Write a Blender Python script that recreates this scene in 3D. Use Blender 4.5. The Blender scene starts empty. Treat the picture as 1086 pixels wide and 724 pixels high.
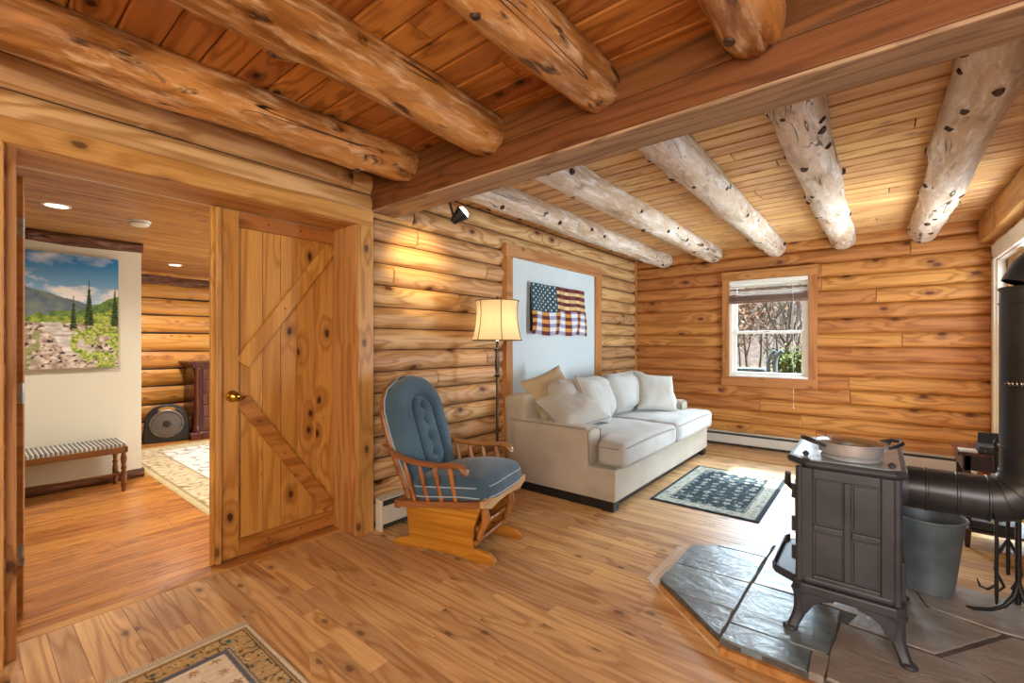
import bpy, math, random
import numpy as np
from mathutils import Vector, Matrix, noise as mn

R = random.Random(7)
C = bpy.context.scene.collection
sc = bpy.context.scene
PI = math.pi

# ------------------------------------------------------------------ helpers
def hx(s, a=1.0):
    s = s.lstrip('#')
    v = [int(s[i:i + 2], 16) / 255 for i in (0, 2, 4)]
    return tuple((c / 12.92 if c <= .04045 else ((c + .055) / 1.055) ** 2.4) for c in v) + (a,)

class MB:
    """collects geometry, links it as one mesh object"""
    def __init__(s):
        s.v = []; s.f = []; s.m = []; s.r = []; s.mi = 0; s.cr = None; s.vc = None
    def add(s, vs, fs, M=None, r=None):
        o = len(s.v)
        s.v += [tuple(M @ Vector(p)) if M is not None else tuple(p) for p in vs]
        if r is None: r = s.cr if s.cr is not None else R.random()
        for f in fs:
            s.f.append([i + o for i in f]); s.m.append(s.mi); s.r.append(r)
        return s
    def box(s, x0, x1, y0, y1, z0, z1, M=None, r=None):
        vs = [(x, y, z) for x in (x0, x1) for y in (y0, y1) for z in (z0, z1)]
        return s.add(vs, [(0, 1, 3, 2), (4, 6, 7, 5), (0, 4, 5, 1), (2, 3, 7, 6), (0, 2, 6, 4), (1, 5, 7, 3)], M, r)
    def loft(s, rings, closed=True, cap=True, M=None, r=None):
        n = len(rings[0]); vs = [p for g in rings for p in g]; fs = []
        for i in range(len(rings) - 1):
            for j in range(n if closed else n - 1):
                k = (j + 1) % n
                fs.append((i * n + j, i * n + k, (i + 1) * n + k, (i + 1) * n + j))
        if cap:
            fs.append(tuple(range(n - 1, -1, -1))); fs.append(tuple(range((len(rings) - 1) * n, len(rings) * n)))
        return s.add(vs, fs, M, r)
    def lathe(s, prof, n=24, M=None, r=None, cap=True):
        return s.loft([[(a * math.cos(2 * PI * k / n), a * math.sin(2 * PI * k / n), z) for k in range(n)] for a, z in prof], True, cap, M, r)
    def tube(s, path, rad, n=10, M=None, r=None, cap=True, flat=1.0, up=None):
        P = [Vector(p) for p in path]
        if not hasattr(rad, '__len__'): rad = [rad] * len(P)
        T = []
        for i in range(len(P)):
            T.append((P[min(i + 1, len(P) - 1)] - P[max(i - 1, 0)]).normalized())
        u = Vector(up) if up else (Vector((0, 0, 1)) if abs(T[0].z) < .9 else Vector((1, 0, 0)))
        rings = []
        for p, t, a in zip(P, T, rad):
            u = (u - t * u.dot(t)).normalized(); w = t.cross(u)
            rings.append([tuple(p + a * (math.cos(2 * PI * k / n) * u * flat + math.sin(2 * PI * k / n) * w)) for k in range(n)])
        return s.loft(rings, True, cap, M, r)
    def prism(s, poly, z0, z1, M=None, r=None):
        n = len(poly)
        return s.loft([[(x, y, z0) for x, y in poly], [(x, y, z1) for x, y in poly]], True, True, M, r)
    def grid(s, fn, nu, nv, M=None, r=None, flip=False):
        vs = [fn(i / nu, j / nv) for j in range(nv + 1) for i in range(nu + 1)]; w = nu + 1
        fs = [(j * w + i, j * w + i + 1, (j + 1) * w + i + 1, (j + 1) * w + i) for j in range(nv) for i in range(nu)]
        if flip: fs = [f[::-1] for f in fs]
        return s.add(vs, fs, M, r)
    def cush(s, w, d, h, r=.05, n=12, crown=0.02, M=None, wr=0.0, seed=0, fn=None, pinch=0.0):
        """soft rounded block w x d x h centred at origin"""
        hw, hd, hh = w / 2, d / 2, h / 2
        r = min(r, hh * .98)
        idx = {}; vs = []; fs = []
        def pt(a, b, c):
            k = (a, b, c)
            if k in idx: return idx[k]
            p = Vector((2 * a / n - 1, 2 * b / n - 1, 2 * c / n - 1))
            g = Vector((math.sin(p.x * PI / 2) * .35 + p.x * .65, math.sin(p.y * PI / 2) * .35 + p.y * .65, p.z))
            q = Vector((g.x * hw, g.y * hd, g.z * hh))
            core = Vector((max(-hw + r, min(hw - r, q.x)), max(-hd + r, min(hd - r, q.y)), max(-hh + r, min(hh - r, q.z))))
            d_ = q - core
            if d_.length > 1e-9: q = core + d_.normalized() * r
            if pinch:
                e = 1 - pinch * (abs(g.x) ** 4 * 0 + (1 - g.x * g.x) * abs(g.y) ** 3) ; f_ = 1 - pinch * ((1 - g.y * g.y) * abs(g.x) ** 3)
                q.y *= e; q.x *= f_
            cr = crown * max(0, 1 - g.x ** 2) ** .7 * max(0, 1 - g.y ** 2) ** .7
            q.z += cr * (1 if p.z > 0 else -1) * abs(p.z)
            if wr:
                q += Vector(mn.noise_vector(Vector((q.x * 5 + seed * 9, q.y * 5, q.z * 5)))) * wr
                q.z += mn.noise(Vector((q.x * 14 + seed, q.y * 5, q.z * 3 + 4))) * wr * .6
            if fn: q = fn(q)
            idx[k] = len(vs); vs.append(tuple(q)); return idx[k]
        for a in range(n):
            for b in range(n):
                fs += [(pt(a, b, 0), pt(a, b + 1, 0), pt(a + 1, b + 1, 0), pt(a + 1, b, 0)), (pt(a, b, n), pt(a + 1, b, n), pt(a + 1, b + 1, n), pt(a, b + 1, n)),
                       (pt(a, 0, b), pt(a + 1, 0, b), pt(a + 1, 0, b + 1), pt(a, 0, b + 1)), (pt(a, n, b), pt(a, n, b + 1), pt(a + 1, n, b + 1), pt(a + 1, n, b)),
                       (pt(0, a, b), pt(0, a, b + 1), pt(0, a + 1, b + 1), pt(0, a + 1, b)), (pt(n, a, b), pt(n, a + 1, b), pt(n, a + 1, b + 1), pt(n, a, b + 1))]
        return s.add(vs, fs, M)
    def build(s, name, mats, parent=None, smooth=None, bevel=0, origin=None, local=False, seg=2):
        if not isinstance(mats, (list, tuple)): mats = [mats]
        off = Vector((0, 0, 0))
        if parent is not None and not local:
            p = parent
            while p is not None: off += p.location; p = p.parent
        elif origin is not None: off = Vector(origin)
        me = bpy.data.meshes.new(name)
        me.from_pydata([(a - off.x, b - off.y, c - off.z) for a, b, c in s.v], [], s.f)
        for m in mats: me.materials.append(m)
        me.polygons.foreach_set('material_index', s.m)
        at = me.attributes.new('rnd', 'FLOAT', 'FACE'); at.data.foreach_set('value', s.r)
        if s.vc is not None:
            ca = me.color_attributes.new('col', 'FLOAT_COLOR', 'POINT')
            ca.data.foreach_set('color', np.asarray(s.vc, dtype=np.float32).ravel())
        if smooth is not None:
            me.polygons.foreach_set('use_smooth', [True] * len(me.polygons))
            me.update()
            if smooth < 180: me.set_sharp_from_angle(angle=math.radians(smooth))
        me.update()
        o = bpy.data.objects.new(name, me); C.objects.link(o)
        if parent is not None: o.parent = parent
        elif origin is not None: o.location = off
        if bevel:
            b = o.modifiers.new('bevel', 'BEVEL'); b.width = bevel; b.segments = seg; b.limit_method = 'ANGLE'; b.angle_limit = math.radians(40)
        return o

def tag(o, label, cat, group=None):
    o['label'] = label; o['category'] = cat
    if group: o['group'] = group
    return o
def thing(name, label, cat, loc=(0, 0, 0), rz=0, group=None):
    o = bpy.data.objects.new(name, None); C.objects.link(o); o.empty_display_size = .1
    o.location = loc; o.rotation_euler = (0, 0, rz)
    return tag(o, label, cat, group)
def struct(name, mb, mats, parent=None, **k):
    o = mb.build(name, mats, parent, **k)
    if parent is None: o['kind'] = 'structure'
    return o
def dup(root, loc=None, rz=None, label=None):
    r = root.copy(); C.objects.link(r)
    if loc is not None: r.location = loc
    if rz is not None: r.rotation_euler = (0, 0, rz)
    if label: r['label'] = label
    for ch in list(root.children):
        c = ch.copy(); C.objects.link(c); c.parent = r
        for g in list(ch.children):
            d = g.copy(); C.objects.link(d); d.parent = c
    return r
def TR(x, y, z, rz=0, ry=0, rx=0):
    return Matrix.Translation((x, y, z)) @ Matrix.Rotation(rz, 4, 'Z') @ Matrix.Rotation(ry, 4, 'Y') @ Matrix.Rotation(rx, 4, 'X')
def align(p, d):
    return Matrix.Translation(p) @ Vector(d).to_track_quat('Z', 'Y').to_matrix().to_4x4()
def smoothstep(a, b, x):
    t = max(0, min(1, (x - a) / (b - a))); return t * t * (3 - 2 * t)

# ------------------------------------------------------------------ materials
class NT:
    def __init__(s, name):
        s.mat = bpy.data.materials.new(name); s.mat.use_nodes = True; s.t = s.mat.node_tree
        s.b = s.t.nodes['Principled BSDF']; s.out = s.t.nodes['Material Output']
    def n(s, typ, ins=None, **props):
        nd = s.t.nodes.new(typ)
        for k, v in props.items(): setattr(nd, k, v)
        if ins:
            for k, v in ins.items(): s.set(nd.inputs[k], v)
        return nd
    def set(s, sock, v):
        if isinstance(v, bpy.types.NodeSocket): s.t.links.new(v, sock)
        else: sock.default_value = v
    def math(s, op, a, b=0.0, c=0.0):
        return s.n('ShaderNodeMath', {0: a, 1: b, 2: c}, operation=op).outputs[0]
    def mix(s, f, a, b, mode='MIX'):
        nd = s.n('ShaderNodeMix', data_type='RGBA', blend_type=mode)
        s.set(nd.inputs[0], f); s.set(nd.inputs[6], a); s.set(nd.inputs[7], b); return nd.outputs[2]
    def ramp(s, f, stops):
        nd = s.n('ShaderNodeValToRGB', {0: f}); e = nd.color_ramp.elements
        while len(e) > 1: e.remove(e[-1])
        for i, (p, c) in enumerate(stops):
            x = e[0] if i == 0 else e.new(p)
            x.position = p; x.color = c if len(c) == 4 else (*c, 1)
        return nd.outputs[0]
    def fr(s, f, a, b, c=0.0, d=1.0):
        return s.n('ShaderNodeMapRange', {0: f, 1: a, 2: b, 3: c, 4: d}, interpolation_type='SMOOTHSTEP').outputs[0]
    def obj(s): return s.n('ShaderNodeTexCoord').outputs['Object']
    def rnd(s): return s.n('ShaderNodeAttribute', attribute_name='rnd').outputs['Fac']
    def mul(s, v, sc_): return s.n('ShaderNodeVectorMath', {0: v, 1: sc_}, operation='MULTIPLY').outputs[0]
    def noise(s, v, scale=1, detail=3, rough=.55, dist=0):
        return s.n('ShaderNodeTexNoise', {'Vector': v, 'Scale': scale, 'Detail': detail, 'Roughness': rough, 'Distortion': dist}).outputs[0]
    def bump(s, h, strength=.2, dist=.01):
        nd = s.n('ShaderNodeBump', {'Height': h, 'Strength': strength, 'Distance': dist})
        s.t.links.new(nd.outputs[0], s.b.inputs['Normal'])
    def done(s, col=None, rough=.5, metal=0.0, spec=None, **kw):
        if col is not None: s.set(s.b.inputs['Base Color'], col)
        s.set(s.b.inputs['Roughness'], rough); s.set(s.b.inputs['Metallic'], metal)
        if spec is not None: s.set(s.b.inputs['Specular IOR Level'], spec)
        for k, v in kw.items(): s.set(s.b.inputs[k.replace('_', ' ')], v)
        return s.mat

def wood(name, c1, c2, axis=0, ring=7, rough=.42, knot=.6, var=.35, bump=.12, cs=1.0, kc='#4a2410', spec=.4, grain=.38, c3=None, coat=0.0, kd=1.0, dep=None):
    """boards: long stretched rings, fine grain and dark knots; axis = grain direction"""
    t = NT(name)
    r = t.rnd(); off = t.n('ShaderNodeVectorMath', {0: (31.7, 17.3, 23.9)}, operation='SCALE'); t.set(off.inputs['Scale'], r)
    p = t.n('ShaderNodeVectorMath', {0: t.obj(), 1: off.outputs[0]}, operation='ADD').outputs[0]
    def st(al, cr): return tuple(al * cs if i == axis else cr * cs for i in range(3))
    if dep is None: dep = {0: 2, 1: 2, 2: 0}[axis]
    pk = t.n('ShaderNodeVectorMath', {0: t.mul(p, st(3.3 * kd, 6.0 * kd)), 1: t.mul(off.outputs[0], (1.3, 1.7, 1.1))}, operation='ADD').outputs[0]
    sp3 = t.n('ShaderNodeSeparateXYZ', {0: pk}); ab = [sp3.outputs[i] for i in range(3) if i != dep]
    pk = t.n('ShaderNodeCombineXYZ', {0: ab[0], 1: ab[1]}).outputs[0]
    kv = t.n('ShaderNodeTexVoronoi', {'Vector': pk, 'Scale': 1.0}, feature='F1', voronoi_dimensions='2D')
    cg = t.n('ShaderNodeSeparateColor', {0: kv.outputs['Color']}).outputs[0]
    kdv = t.math('ADD', kv.outputs['Distance'], t.math('MULTIPLY', t.noise(t.mul(p, st(20, 40)), 1, 2), .07))
    kdv = t.math('ADD', kdv, t.math('MULTIPLY', t.math('GREATER_THAN', cg, .55), .6))
    swirl = t.fr(kdv, .0, .55, 1, 0)
    n1 = t.noise(t.mul(p, st(.55, 7)), 1, 2, .5)
    rv = t.math('ADD', t.math('MULTIPLY', n1, ring), t.math('MULTIPLY', swirl, 1.5 * knot))
    rings = t.math('PINGPONG', rv, .5)
    rings = t.fr(rings, .0, .34)
    fine = t.noise(t.mul(p, st(4, 150)), 1, 3, .6)
    broad = t.noise(t.mul(p, st(.5, 2.2)), 1.3, 2)
    col = t.mix(t.math('MULTIPLY', rings, .9), hx(c2), hx(c1))
    col = t.mix(t.math('MULTIPLY', t.fr(broad, .35, .7), .45), col, hx(c3 or c2))
    col = t.mix(grain, col, t.ramp(fine, [(.3, (.35, .3, .25)), (.65, (1, 1, 1))]), 'MULTIPLY')
    wn = t.n('ShaderNodeTexWhiteNoise', {'W': t.math('MULTIPLY', r, 91.7)}, noise_dimensions='1D').outputs[0]
    br = t.math('ADD', 1 - var * .55, t.math('MULTIPLY', wn, var))
    hs = t.n('ShaderNodeHueSaturation', {'Hue': t.math('ADD', .495, t.math('MULTIPLY', wn, .012)), 'Saturation': 1.0, 'Value': br, 'Fac': 1.0, 'Color': col})
    col = hs.outputs[0]
    if knot > 0:
        col = t.mix(t.math('MULTIPLY', t.fr(kdv, .07, .26, 1, 0), .5 * knot), col, hx(kc))
        col = t.mix(t.math('MULTIPLY', t.fr(kdv, .075, .125, 1, 0), min(1, knot * 1.3)), col, hx(kc))
    t.bump(t.math('ADD', rings, fine), bump, .003)
    m = t.done(col, t.math('ADD', rough - .06, t.math('MULTIPLY', fine, .14)), spec=spec)
    t.b.inputs['Coat Weight'].default_value = coat; t.b.inputs['Coat Roughness'].default_value = .25
    return m

def plain(name, c, rough=.5, metal=0.0, nz=.12, ns=8.0, bump=.05, spec=None, bs=None, c2=None):
    t = NT(name); p = t.obj(); n = t.noise(p, ns, 4)
    a = hx(c); b = hx(c2) if c2 else tuple(x * (1 - nz * 2) for x in a[:3]) + (1,)
    col = t.mix(t.fr(n, .3, .7), b, a)
    if bump: t.bump(t.noise(p, bs or ns * 12, 3), bump, .004)
    return t.done(col, rough, metal, spec)

def fabric(name, c, c2=None, rough=.9, ws=420, bump=.25, sheen=.25):
    t = NT(name); p = t.obj()
    n = t.noise(p, 3.0, 3); w = t.noise(p, ws, 2)
    a = hx(c); b = hx(c2) if c2 else tuple(x * .82 for x in a[:3]) + (1,)
    col = t.mix(t.fr(n, .35, .7), b, a)
    col = t.mix(.25, col, t.ramp(w, [(.3, (.6, .6, .6)), (.7, (1, 1, 1))]), 'MULTIPLY')
    t.bump(t.math('ADD', t.math('MULTIPLY', w, .4), t.noise(p, 22, 3)), bump, .006)
    m = t.done(col, rough, spec=.2); t.b.inputs['Sheen Weight'].default_value = sheen
    return m

def vcol(name, rough=.85, bump=.15, bs=300, spec=.2):
    t = NT(name); c = t.n('ShaderNodeAttribute', attribute_name='col').outputs['Color']
    if bump: t.bump(t.noise(t.obj(), bs, 2), bump, .004)
    return t.done(c, rough, spec=spec)

def metal(name, c, rough=.35, c2=None, ns=6, bump=.03, met=1.0, spec=None):
    t = NT(name); p = t.obj(); n = t.noise(p, ns, 4)
    a = hx(c); b = hx(c2) if c2 else tuple(x * .7 for x in a[:3]) + (1,)
    t.bump(t.noise(p, ns * 25, 3), bump, .003)
    return t.done(t.mix(t.fr(n, .3, .7), b, a), t.math('ADD', rough - .08, t.math('MULTIPLY', n, .16)), met, spec)

def logmat(name, c1, c2, dark, axis=1, spot=.5, rough=.4, silver=None):
    """peeled log: streaks of heartwood, dark bark flecks, long cracks"""
    t = NT(name); r = t.rnd(); off = t.n('ShaderNodeVectorMath', {0: (31.7, 17.3, 23.9)}, operation='SCALE'); t.set(off.inputs['Scale'], r)
    p = t.n('ShaderNodeVectorMath', {0: t.obj(), 1: off.outputs[0]}, operation='ADD').outputs[0]
    def st(al, cr): return tuple(al if i == axis else cr for i in range(3))
    a = t.noise(t.mul(p, st(1.6, 8)), 1, 4, .6, .6)
    b = t.noise(t.mul(p, st(5, 26)), 1, 4, .65, .4)
    f = t.noise(t.mul(p, st(6, 160)), 1, 3, .6)
    crk = t.noise(t.mul(p, st(.7, 9)), 1, 2, .5, .5)
    col = t.mix(t.fr(a, .35, .68), hx(c1), hx(c2))
    if silver: col = t.mix(t.fr(b, .45, .75), col, hx(silver))
    col = t.mix(.3, col, t.ramp(f, [(.3, (.35, .3, .28)), (.7, (1, 1, 1))]), 'MULTIPLY')
    col = t.mix(t.math('MULTIPLY', t.fr(t.noise(t.mul(p, st(4.5, 17)), 1, 5, .62, .5), .56, .68), spot), col, hx(dark))
    ck = t.math('ABSOLUTE', t.math('SUBTRACT', crk, .5))
    ckm = t.fr(ck, .002, .010, 1, 0)
    gate = t.fr(t.noise(t.mul(p, st(.9, 2.0)), 1.3, 1), .5, .58)
    ckm = t.math('MULTIPLY', ckm, gate)
    col = t.mix(ckm, col, hx('#1d0d06'))
    t.bump(t.math('SUBTRACT', t.math('ADD', b, t.math('MULTIPLY', f, .3)), ckm), .45, .012)
    return t.done(col, rough, spec=.45)

M = {}
M['wall_l'] = wood('pine_siding_warm', '#d8ae7c', '#ac7b48', 1, ring=8, rough=.5, knot=.95, var=.28, kc='#5a2f16', c3='#c49562', kd=.62, dep=0)
M['wall_b'] = wood('pine_siding_back', '#cc8b4c', '#a2642e', 0, ring=7, rough=.5, knot=.95, var=.26, kc='#5e2d12', c3='#b8763a', kd=.62, dep=1)
M['header_log'] = wood('header_log_wood', '#b87638', '#8a4f1e', 1, dep=0, ring=5, rough=.5, knot=.6, var=.3, kc='#4a220e', kd=.8)
M['trim_y'] = wood('trim_wood_y', '#d19c5c', '#ae763c', 1, dep=0, ring=5, knot=.6, var=.2, kd=.8)
M['trim_z'] = wood('trim_wood_z', '#cf9a5c', '#ae763c', 2, ring=5, knot=.6, var=.2, kd=.8)
M['trim_x'] = wood('trim_wood_x', '#cf9550', '#ad6f34', 0, ring=5, knot=.6, var=.2, kd=.8)
M['win_z'] = wood('window_trim_z', '#c58a52', '#a86c38', 2, dep=1, ring=4, knot=.3, var=.15)
M['win_y'] = wood('window_trim_y', '#c99562', '#a87044', 1, dep=0, ring=4, knot=.4, var=.15)
M['win_x'] = wood('window_trim_x', '#c58a52', '#a86c38', 0, dep=1, ring=4, knot=.3, var=.15)
M['door_z'] = wood('door_board_z', '#d69c4c', '#b57a32', 2, ring=4, knot=1, var=.2, kd=.8, kc='#4a1c08')
M['door_y'] = wood('door_rail_y', '#b9783a', '#97581f', 1, dep=0, ring=4, knot=.4, var=.15)
M['floor'] = wood('floor_strip', '#dcb27c', '#b4824c', 0, ring=9, rough=.46, knot=.5, var=.42, kd=.9, c3='#c2986a', bump=.06, spec=.5, kc='#452513')
M['floor_h'] = wood('hall_floor_strip', '#d08c44', '#a8662c', 1, ring=7, rough=.27, knot=.35, var=.4, bump=.05, spec=.5)
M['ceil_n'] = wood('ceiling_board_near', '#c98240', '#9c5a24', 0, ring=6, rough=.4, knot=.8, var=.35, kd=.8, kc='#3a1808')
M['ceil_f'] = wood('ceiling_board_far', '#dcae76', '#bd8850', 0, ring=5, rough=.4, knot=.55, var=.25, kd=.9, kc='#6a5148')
M['ceil_h'] = wood('hall_ceiling_board', '#cd9a62', '#a5703a', 1, ring=6, rough=.35, knot=.3, var=.3)
M['beam'] = wood('beam_dark_wood', '#80502a', '#5e381a', 0, dep=1, ring=7, rough=.55, knot=.3, var=.1, kd=.7, c3='#70431f', grain=.4, spec=.25)
M['beam_u'] = wood('beam_underside_wood', '#bb9a78', '#927254', 0, ring=9, rough=.6, knot=.2, var=.1, grain=.5)
M['hdr'] = wood('header_beam_wood', '#cf9a5c', '#b07a42', 1, ring=5, knot=.4, var=.1)
M['log_n'] = logmat('log_honey', '#d4954f', '#84501f', '#331707', 1, .95, .36, '#e6c296')
M['log_f'] = logmat('log_daylit', '#dcc9b4', '#b89a78', '#5a3826', 1, .5, .36, '#f2ece6')  # far logs: silvery daylight is put into the wood colour
M['bark'] = logmat('bark_trim', '#7a4c34', '#55321f', '#22130c', 1, .8, .8, '#9a7a68')
M['knot'] = plain('log_knot', '#4a2c1a', .7, nz=.3, ns=40)
M['dark'] = plain('gap_shadow', '#2a160b', .9, nz=.2)
M['hall_log'] = wood('hall_log_wood', '#d69a48', '#b4742c', 1, dep=0, ring=5, rough=.45, knot=.4, var=.2)
M['chink'] = plain('log_chinking_dark', '#2c221c', .9, nz=.2, ns=30)
M['plaster'] = plain('cream_plaster', '#dedccb', .85, nz=.02, ns=2, bump=.03, bs=120)
M['drywall'] = plain('pale_blue_drywall', '#c6d0d2', .85, nz=.02, ns=2, bump=.03, bs=120)
M['white'] = plain('white_paint', '#e8e6e0', .45, nz=.03)
M['heater'] = plain('heater_enamel', '#cfc8bc', .4, nz=.04)
M['heater_d'] = plain('heater_slot', '#3a3733', .6)
M['sofa'] = fabric('sofa_linen', '#b5aa9a', '#a89d8c', ws=500)
M['sofa_c'] = fabric('sofa_cushion_linen', '#b7b4ae', '#a9a6a0', ws=500)
M['pillow'] = fabric('pillow_linen', '#b8b5ae', '#a8a59d', ws=520)
M['pillow_t'] = fabric('pillow_tan', '#b8a482', '#a69070', ws=520)
M['pipe_seam'] = fabric('seam_piping', '#8f867a', ws=600)
M['denim'] = fabric('slate_blue_fabric', '#4a6577', '#3c5566', ws=600, bump=.3)
M['denim_d'] = fabric('dark_blue_fabric', '#2b3136', ws=600)
M['denim_p'] = fabric('blue_piping', '#a8b8c2', ws=600)
M['oak'] = wood('chair_oak', '#c9862f', '#a9691f', 0, ring=5, rough=.35, knot=0, var=.1, spec=.5)
M['oak_z'] = wood('chair_oak_z', '#b07034', '#8c5220', 2, ring=5, rough=.35, knot=0, var=.1, spec=.5)
M['oak_l'] = wood('chair_maple', '#d8b07a', '#c09258', 1, ring=4, rough=.35, knot=0, var=.1)
M['arm'] = wood('chair_arm_oak', '#a56e42', '#80502a', 0, ring=5, rough=.3, knot=0, var=.1, spec=.5)
M['iron'] = metal('cast_iron', '#4b4f56', .5, '#3c3f46', 5, .06, met=.35)
M['iron_top'] = metal('stove_top_slab', '#a8b8c3', .30, '#8c9ba6', 14, .08, met=.1, spec=.7)
M['pipe'] = metal('stovepipe_steel', '#44464a', .36, '#303134', 3, .03, met=.6)
M['black'] = plain('black_iron', '#1c1b1b', .45, nz=.1, spec=.5)
M['blackp'] = plain('black_plastic', '#222426', .5, nz=.08)
M['steel'] = metal('stainless_steel', '#c2c6ca', .28, '#aeb2b6', 3, .005, met=.5)
M['galv'] = metal('galvanised_steel', '#7d888f', .5, '#5c666c', 5, .03, met=.4)
M['brass'] = metal('brass', '#c9a24a', .2, '#a8822f', 5, .01)
M['bronze'] = metal('lamp_bronze', '#5a4a3a', .35, '#3c3026', 5, .02, met=.8)
M['silverm'] = metal('coil_silver', '#b9b6b0', .3, '#8a8780', 20, .02)
M['mahog'] = wood('mahogany', '#6a2f20', '#451a12', 2, ring=5, rough=.25, knot=0, var=.15, spec=.6)
M['mahog_p'] = wood('dark_red_wood', '#4a2018', '#30120e', 2, ring=5, rough=.35, knot=0, var=.15)
M['walnut'] = wood('bench_walnut', '#8a5a34', '#6a3f20', 1, ring=5, rough=.4, knot=0, var=.15)
M['vc_rug'] = vcol('woven_rug', .95, .5, 260)
M['vc_flag'] = vcol('flag_cloth', .6, .2, 400)
M['vc_pic'] = vcol('canvas_print', .6, .05, 600)
M['fringe'] = fabric('rug_fringe', '#cdbfa2', ws=500, bump=.5)
M['star'] = plain('star_white', '#e4e6e0', .7, nz=.02, bump=0)
M['grass'] = plain('dry_lawn', '#77725c', .95, nz=.2, ns=2, c2='#6a664c')
M['tbark'] = plain('tree_bark', '#5c5450', .9, nz=.2, ns=20)
M['leaf_g'] = plain('green_leaf', '#62783c', .7, nz=.2, ns=5)
M['leaf_r'] = plain('russet_leaf', '#7c5e48', .7, nz=.2, ns=5)
M['hill'] = plain('wooded_hill', '#85776c', .95, nz=.15, ns=5, c2='#5c5a60')
M['shed'] = plain('grey_deck', '#4a5256', .8, nz=.1)

# slate
t = NT('hearth_slate'); p = t.obj(); r = t.rnd()
n = t.noise(t.mul(p, (5, 9, 5)), 1, 6, .62, .8); n2 = t.noise(p, 34, 4)
wn = t.n('ShaderNodeTexWhiteNoise', {'W': t.math('MULTIPLY', r, 77.0)}, noise_dimensions='1D').outputs[0]
colA = t.mix(t.fr(n, .3, .7), hx('#566872'), hx('#82939b'))
colB = t.mix(t.fr(n, .3, .7), hx('#85807a'), hx('#a8a39c'))
col = t.mix(t.fr(r, .45, .55), colA, colB)
col = t.mix(t.math('MULTIPLY', wn, .25), col, hx('#5b5a58'))
t.bump(t.math('ADD', t.math('MULTIPLY', n, 1.2), t.math('MULTIPLY', n2, .25)), .6, .014)
M['slate'] = t.done(col, t.math('ADD', .22, t.math('MULTIPLY', n2, .22)), spec=.6)
M['mortar'] = plain('hearth_mortar', '#625d57', .95, nz=.2, ns=30, bump=.3)

# lampshade: translucent lit cloth
t = NT('lampshade_silk'); p = t.obj()
n = t.noise(t.mul(p, (60, 60, 3)), 1, 2)
t.b.inputs['Subsurface Weight'].default_value = 0
tr = t.n('ShaderNodeBsdfTranslucent', {'Color': hx('#f3dfb4')}); df = t.n('ShaderNodeBsdfDiffuse', {'Color': t.mix(n, hx('#e6d2a4'), hx('#f4e8c8'))})
mx = t.n('ShaderNodeMixShader', {0: .55, 1: df.outputs[0], 2: tr.outputs[0]}); t.t.links.new(mx.outputs[0], t.out.inputs['Surface'])
M['shade'] = t.mat
def emis(name, c, s):
    t = NT(name); t.done(hx(c), .5); t.b.inputs['Emission Color'].default_value = hx(c); t.b.inputs['Emission Strength'].default_value = s; return t.mat
M['bulb'] = emis('warm_bulb', '#fff0d0', 9)
M['bulb_w'] = emis('white_bulb', '#fffaf0', 3)
# glass
t = NT('window_glass')
gl = t.n('ShaderNodeBsdfGlossy', {'Color': (1, 1, 1, 1), 'Roughness': .02}); tp = t.n('ShaderNodeBsdfTransparent', {'Color': (.96, .98, .98, 1)})
mx = t.n('ShaderNodeMixShader', {0: .05, 1: tp.outputs[0], 2: gl.outputs[0]}); t.t.links.new(mx.outputs[0], t.out.inputs['Surface'])
M['glass'] = t.mat

# ------------------------------------------------------------------ room shell
XL, YB, XR, ZC = -2.62, 6.0, .83, 2.41

def log_wall(mb, axis, plane, inw, a0, a1, seams, bulge, openings=(), seg=(1.6, 3.6), pw=2.4):
    """stack of half-round logs; openings = (a0,a1,z0,z1) rectangles left free"""
    def P(a, d, z): return (plane + inw * d, a, z) if axis == 1 else (a, plane + inw * d, z)
    for z0, z1 in zip(seams[:-1], seams[1:]):
        cuts = [a0]; a = a0
        while True:
            a += R.uniform(*seg)
            if a > a1 - .5: break
            cuts.append(a)
        cuts.append(a1)
        for c0, c1 in zip(cuts[:-1], cuts[1:]):
            parts = [(c0, c1, 0.0, 1.0)]
            for o0, o1, q0, q1 in openings:
                if q1 <= z0 or q0 >= z1: continue
                t0 = max(0, (q0 - z0) / (z1 - z0)); t1 = min(1, (q1 - z0) / (z1 - z0)); new = []
                for (p0, p1, s0, s1) in parts:
                    if p1 <= o0 or p0 >= o1: new.append((p0, p1, s0, s1)); continue
                    if p0 < o0: new.append((p0, o0, s0, s1))
                    if p1 > o1: new.append((o1, p1, s0, s1))
                    m0, m1 = max(p0, o0), min(p1, o1)
                    if t0 > .02: new.append((m0, m1, 0, t0))
                    if t1 < .98: new.append((m0, m1, t1, 1))
                parts = new
            rr = R.random(); jb = bulge * R.uniform(.9, 1.1)
            for p0, p1, s0, s1 in parts:
                rings = []
                for a, k in ((p0 + .001, .72), (p0 + .007, 1), (p1 - .007, 1), (p1 - .001, .72)):
                    ring = []
                    for i in range(11):
                        s = s0 + (s1 - s0) * i / 10
                        d = jb * k * (1 - abs(2 * s - 1) ** pw) - (.008 if i in (0, 10) else 0)
                        ring.append(P(a, d, z0 + (z1 - z0) * s))
                    ring.append(P(a, -.03, z0 + (z1 - z0) * s1)); ring.append(P(a, -.03, z0 + (z1 - z0) * s0))
                    rings.append(ring)
                mb.loft(rings, True, True, None, rr)

seamL = [.005 + .15 * k for k in range(-1, 17)] ; seamL[0] = -.02
seamL = [z for z in seamL if z < 2.43]
seamB = [-.03] + [.125 + .155 * k for k in range(0, 16)]
seamB = [z for z in seamB if z < 2.55]

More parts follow.
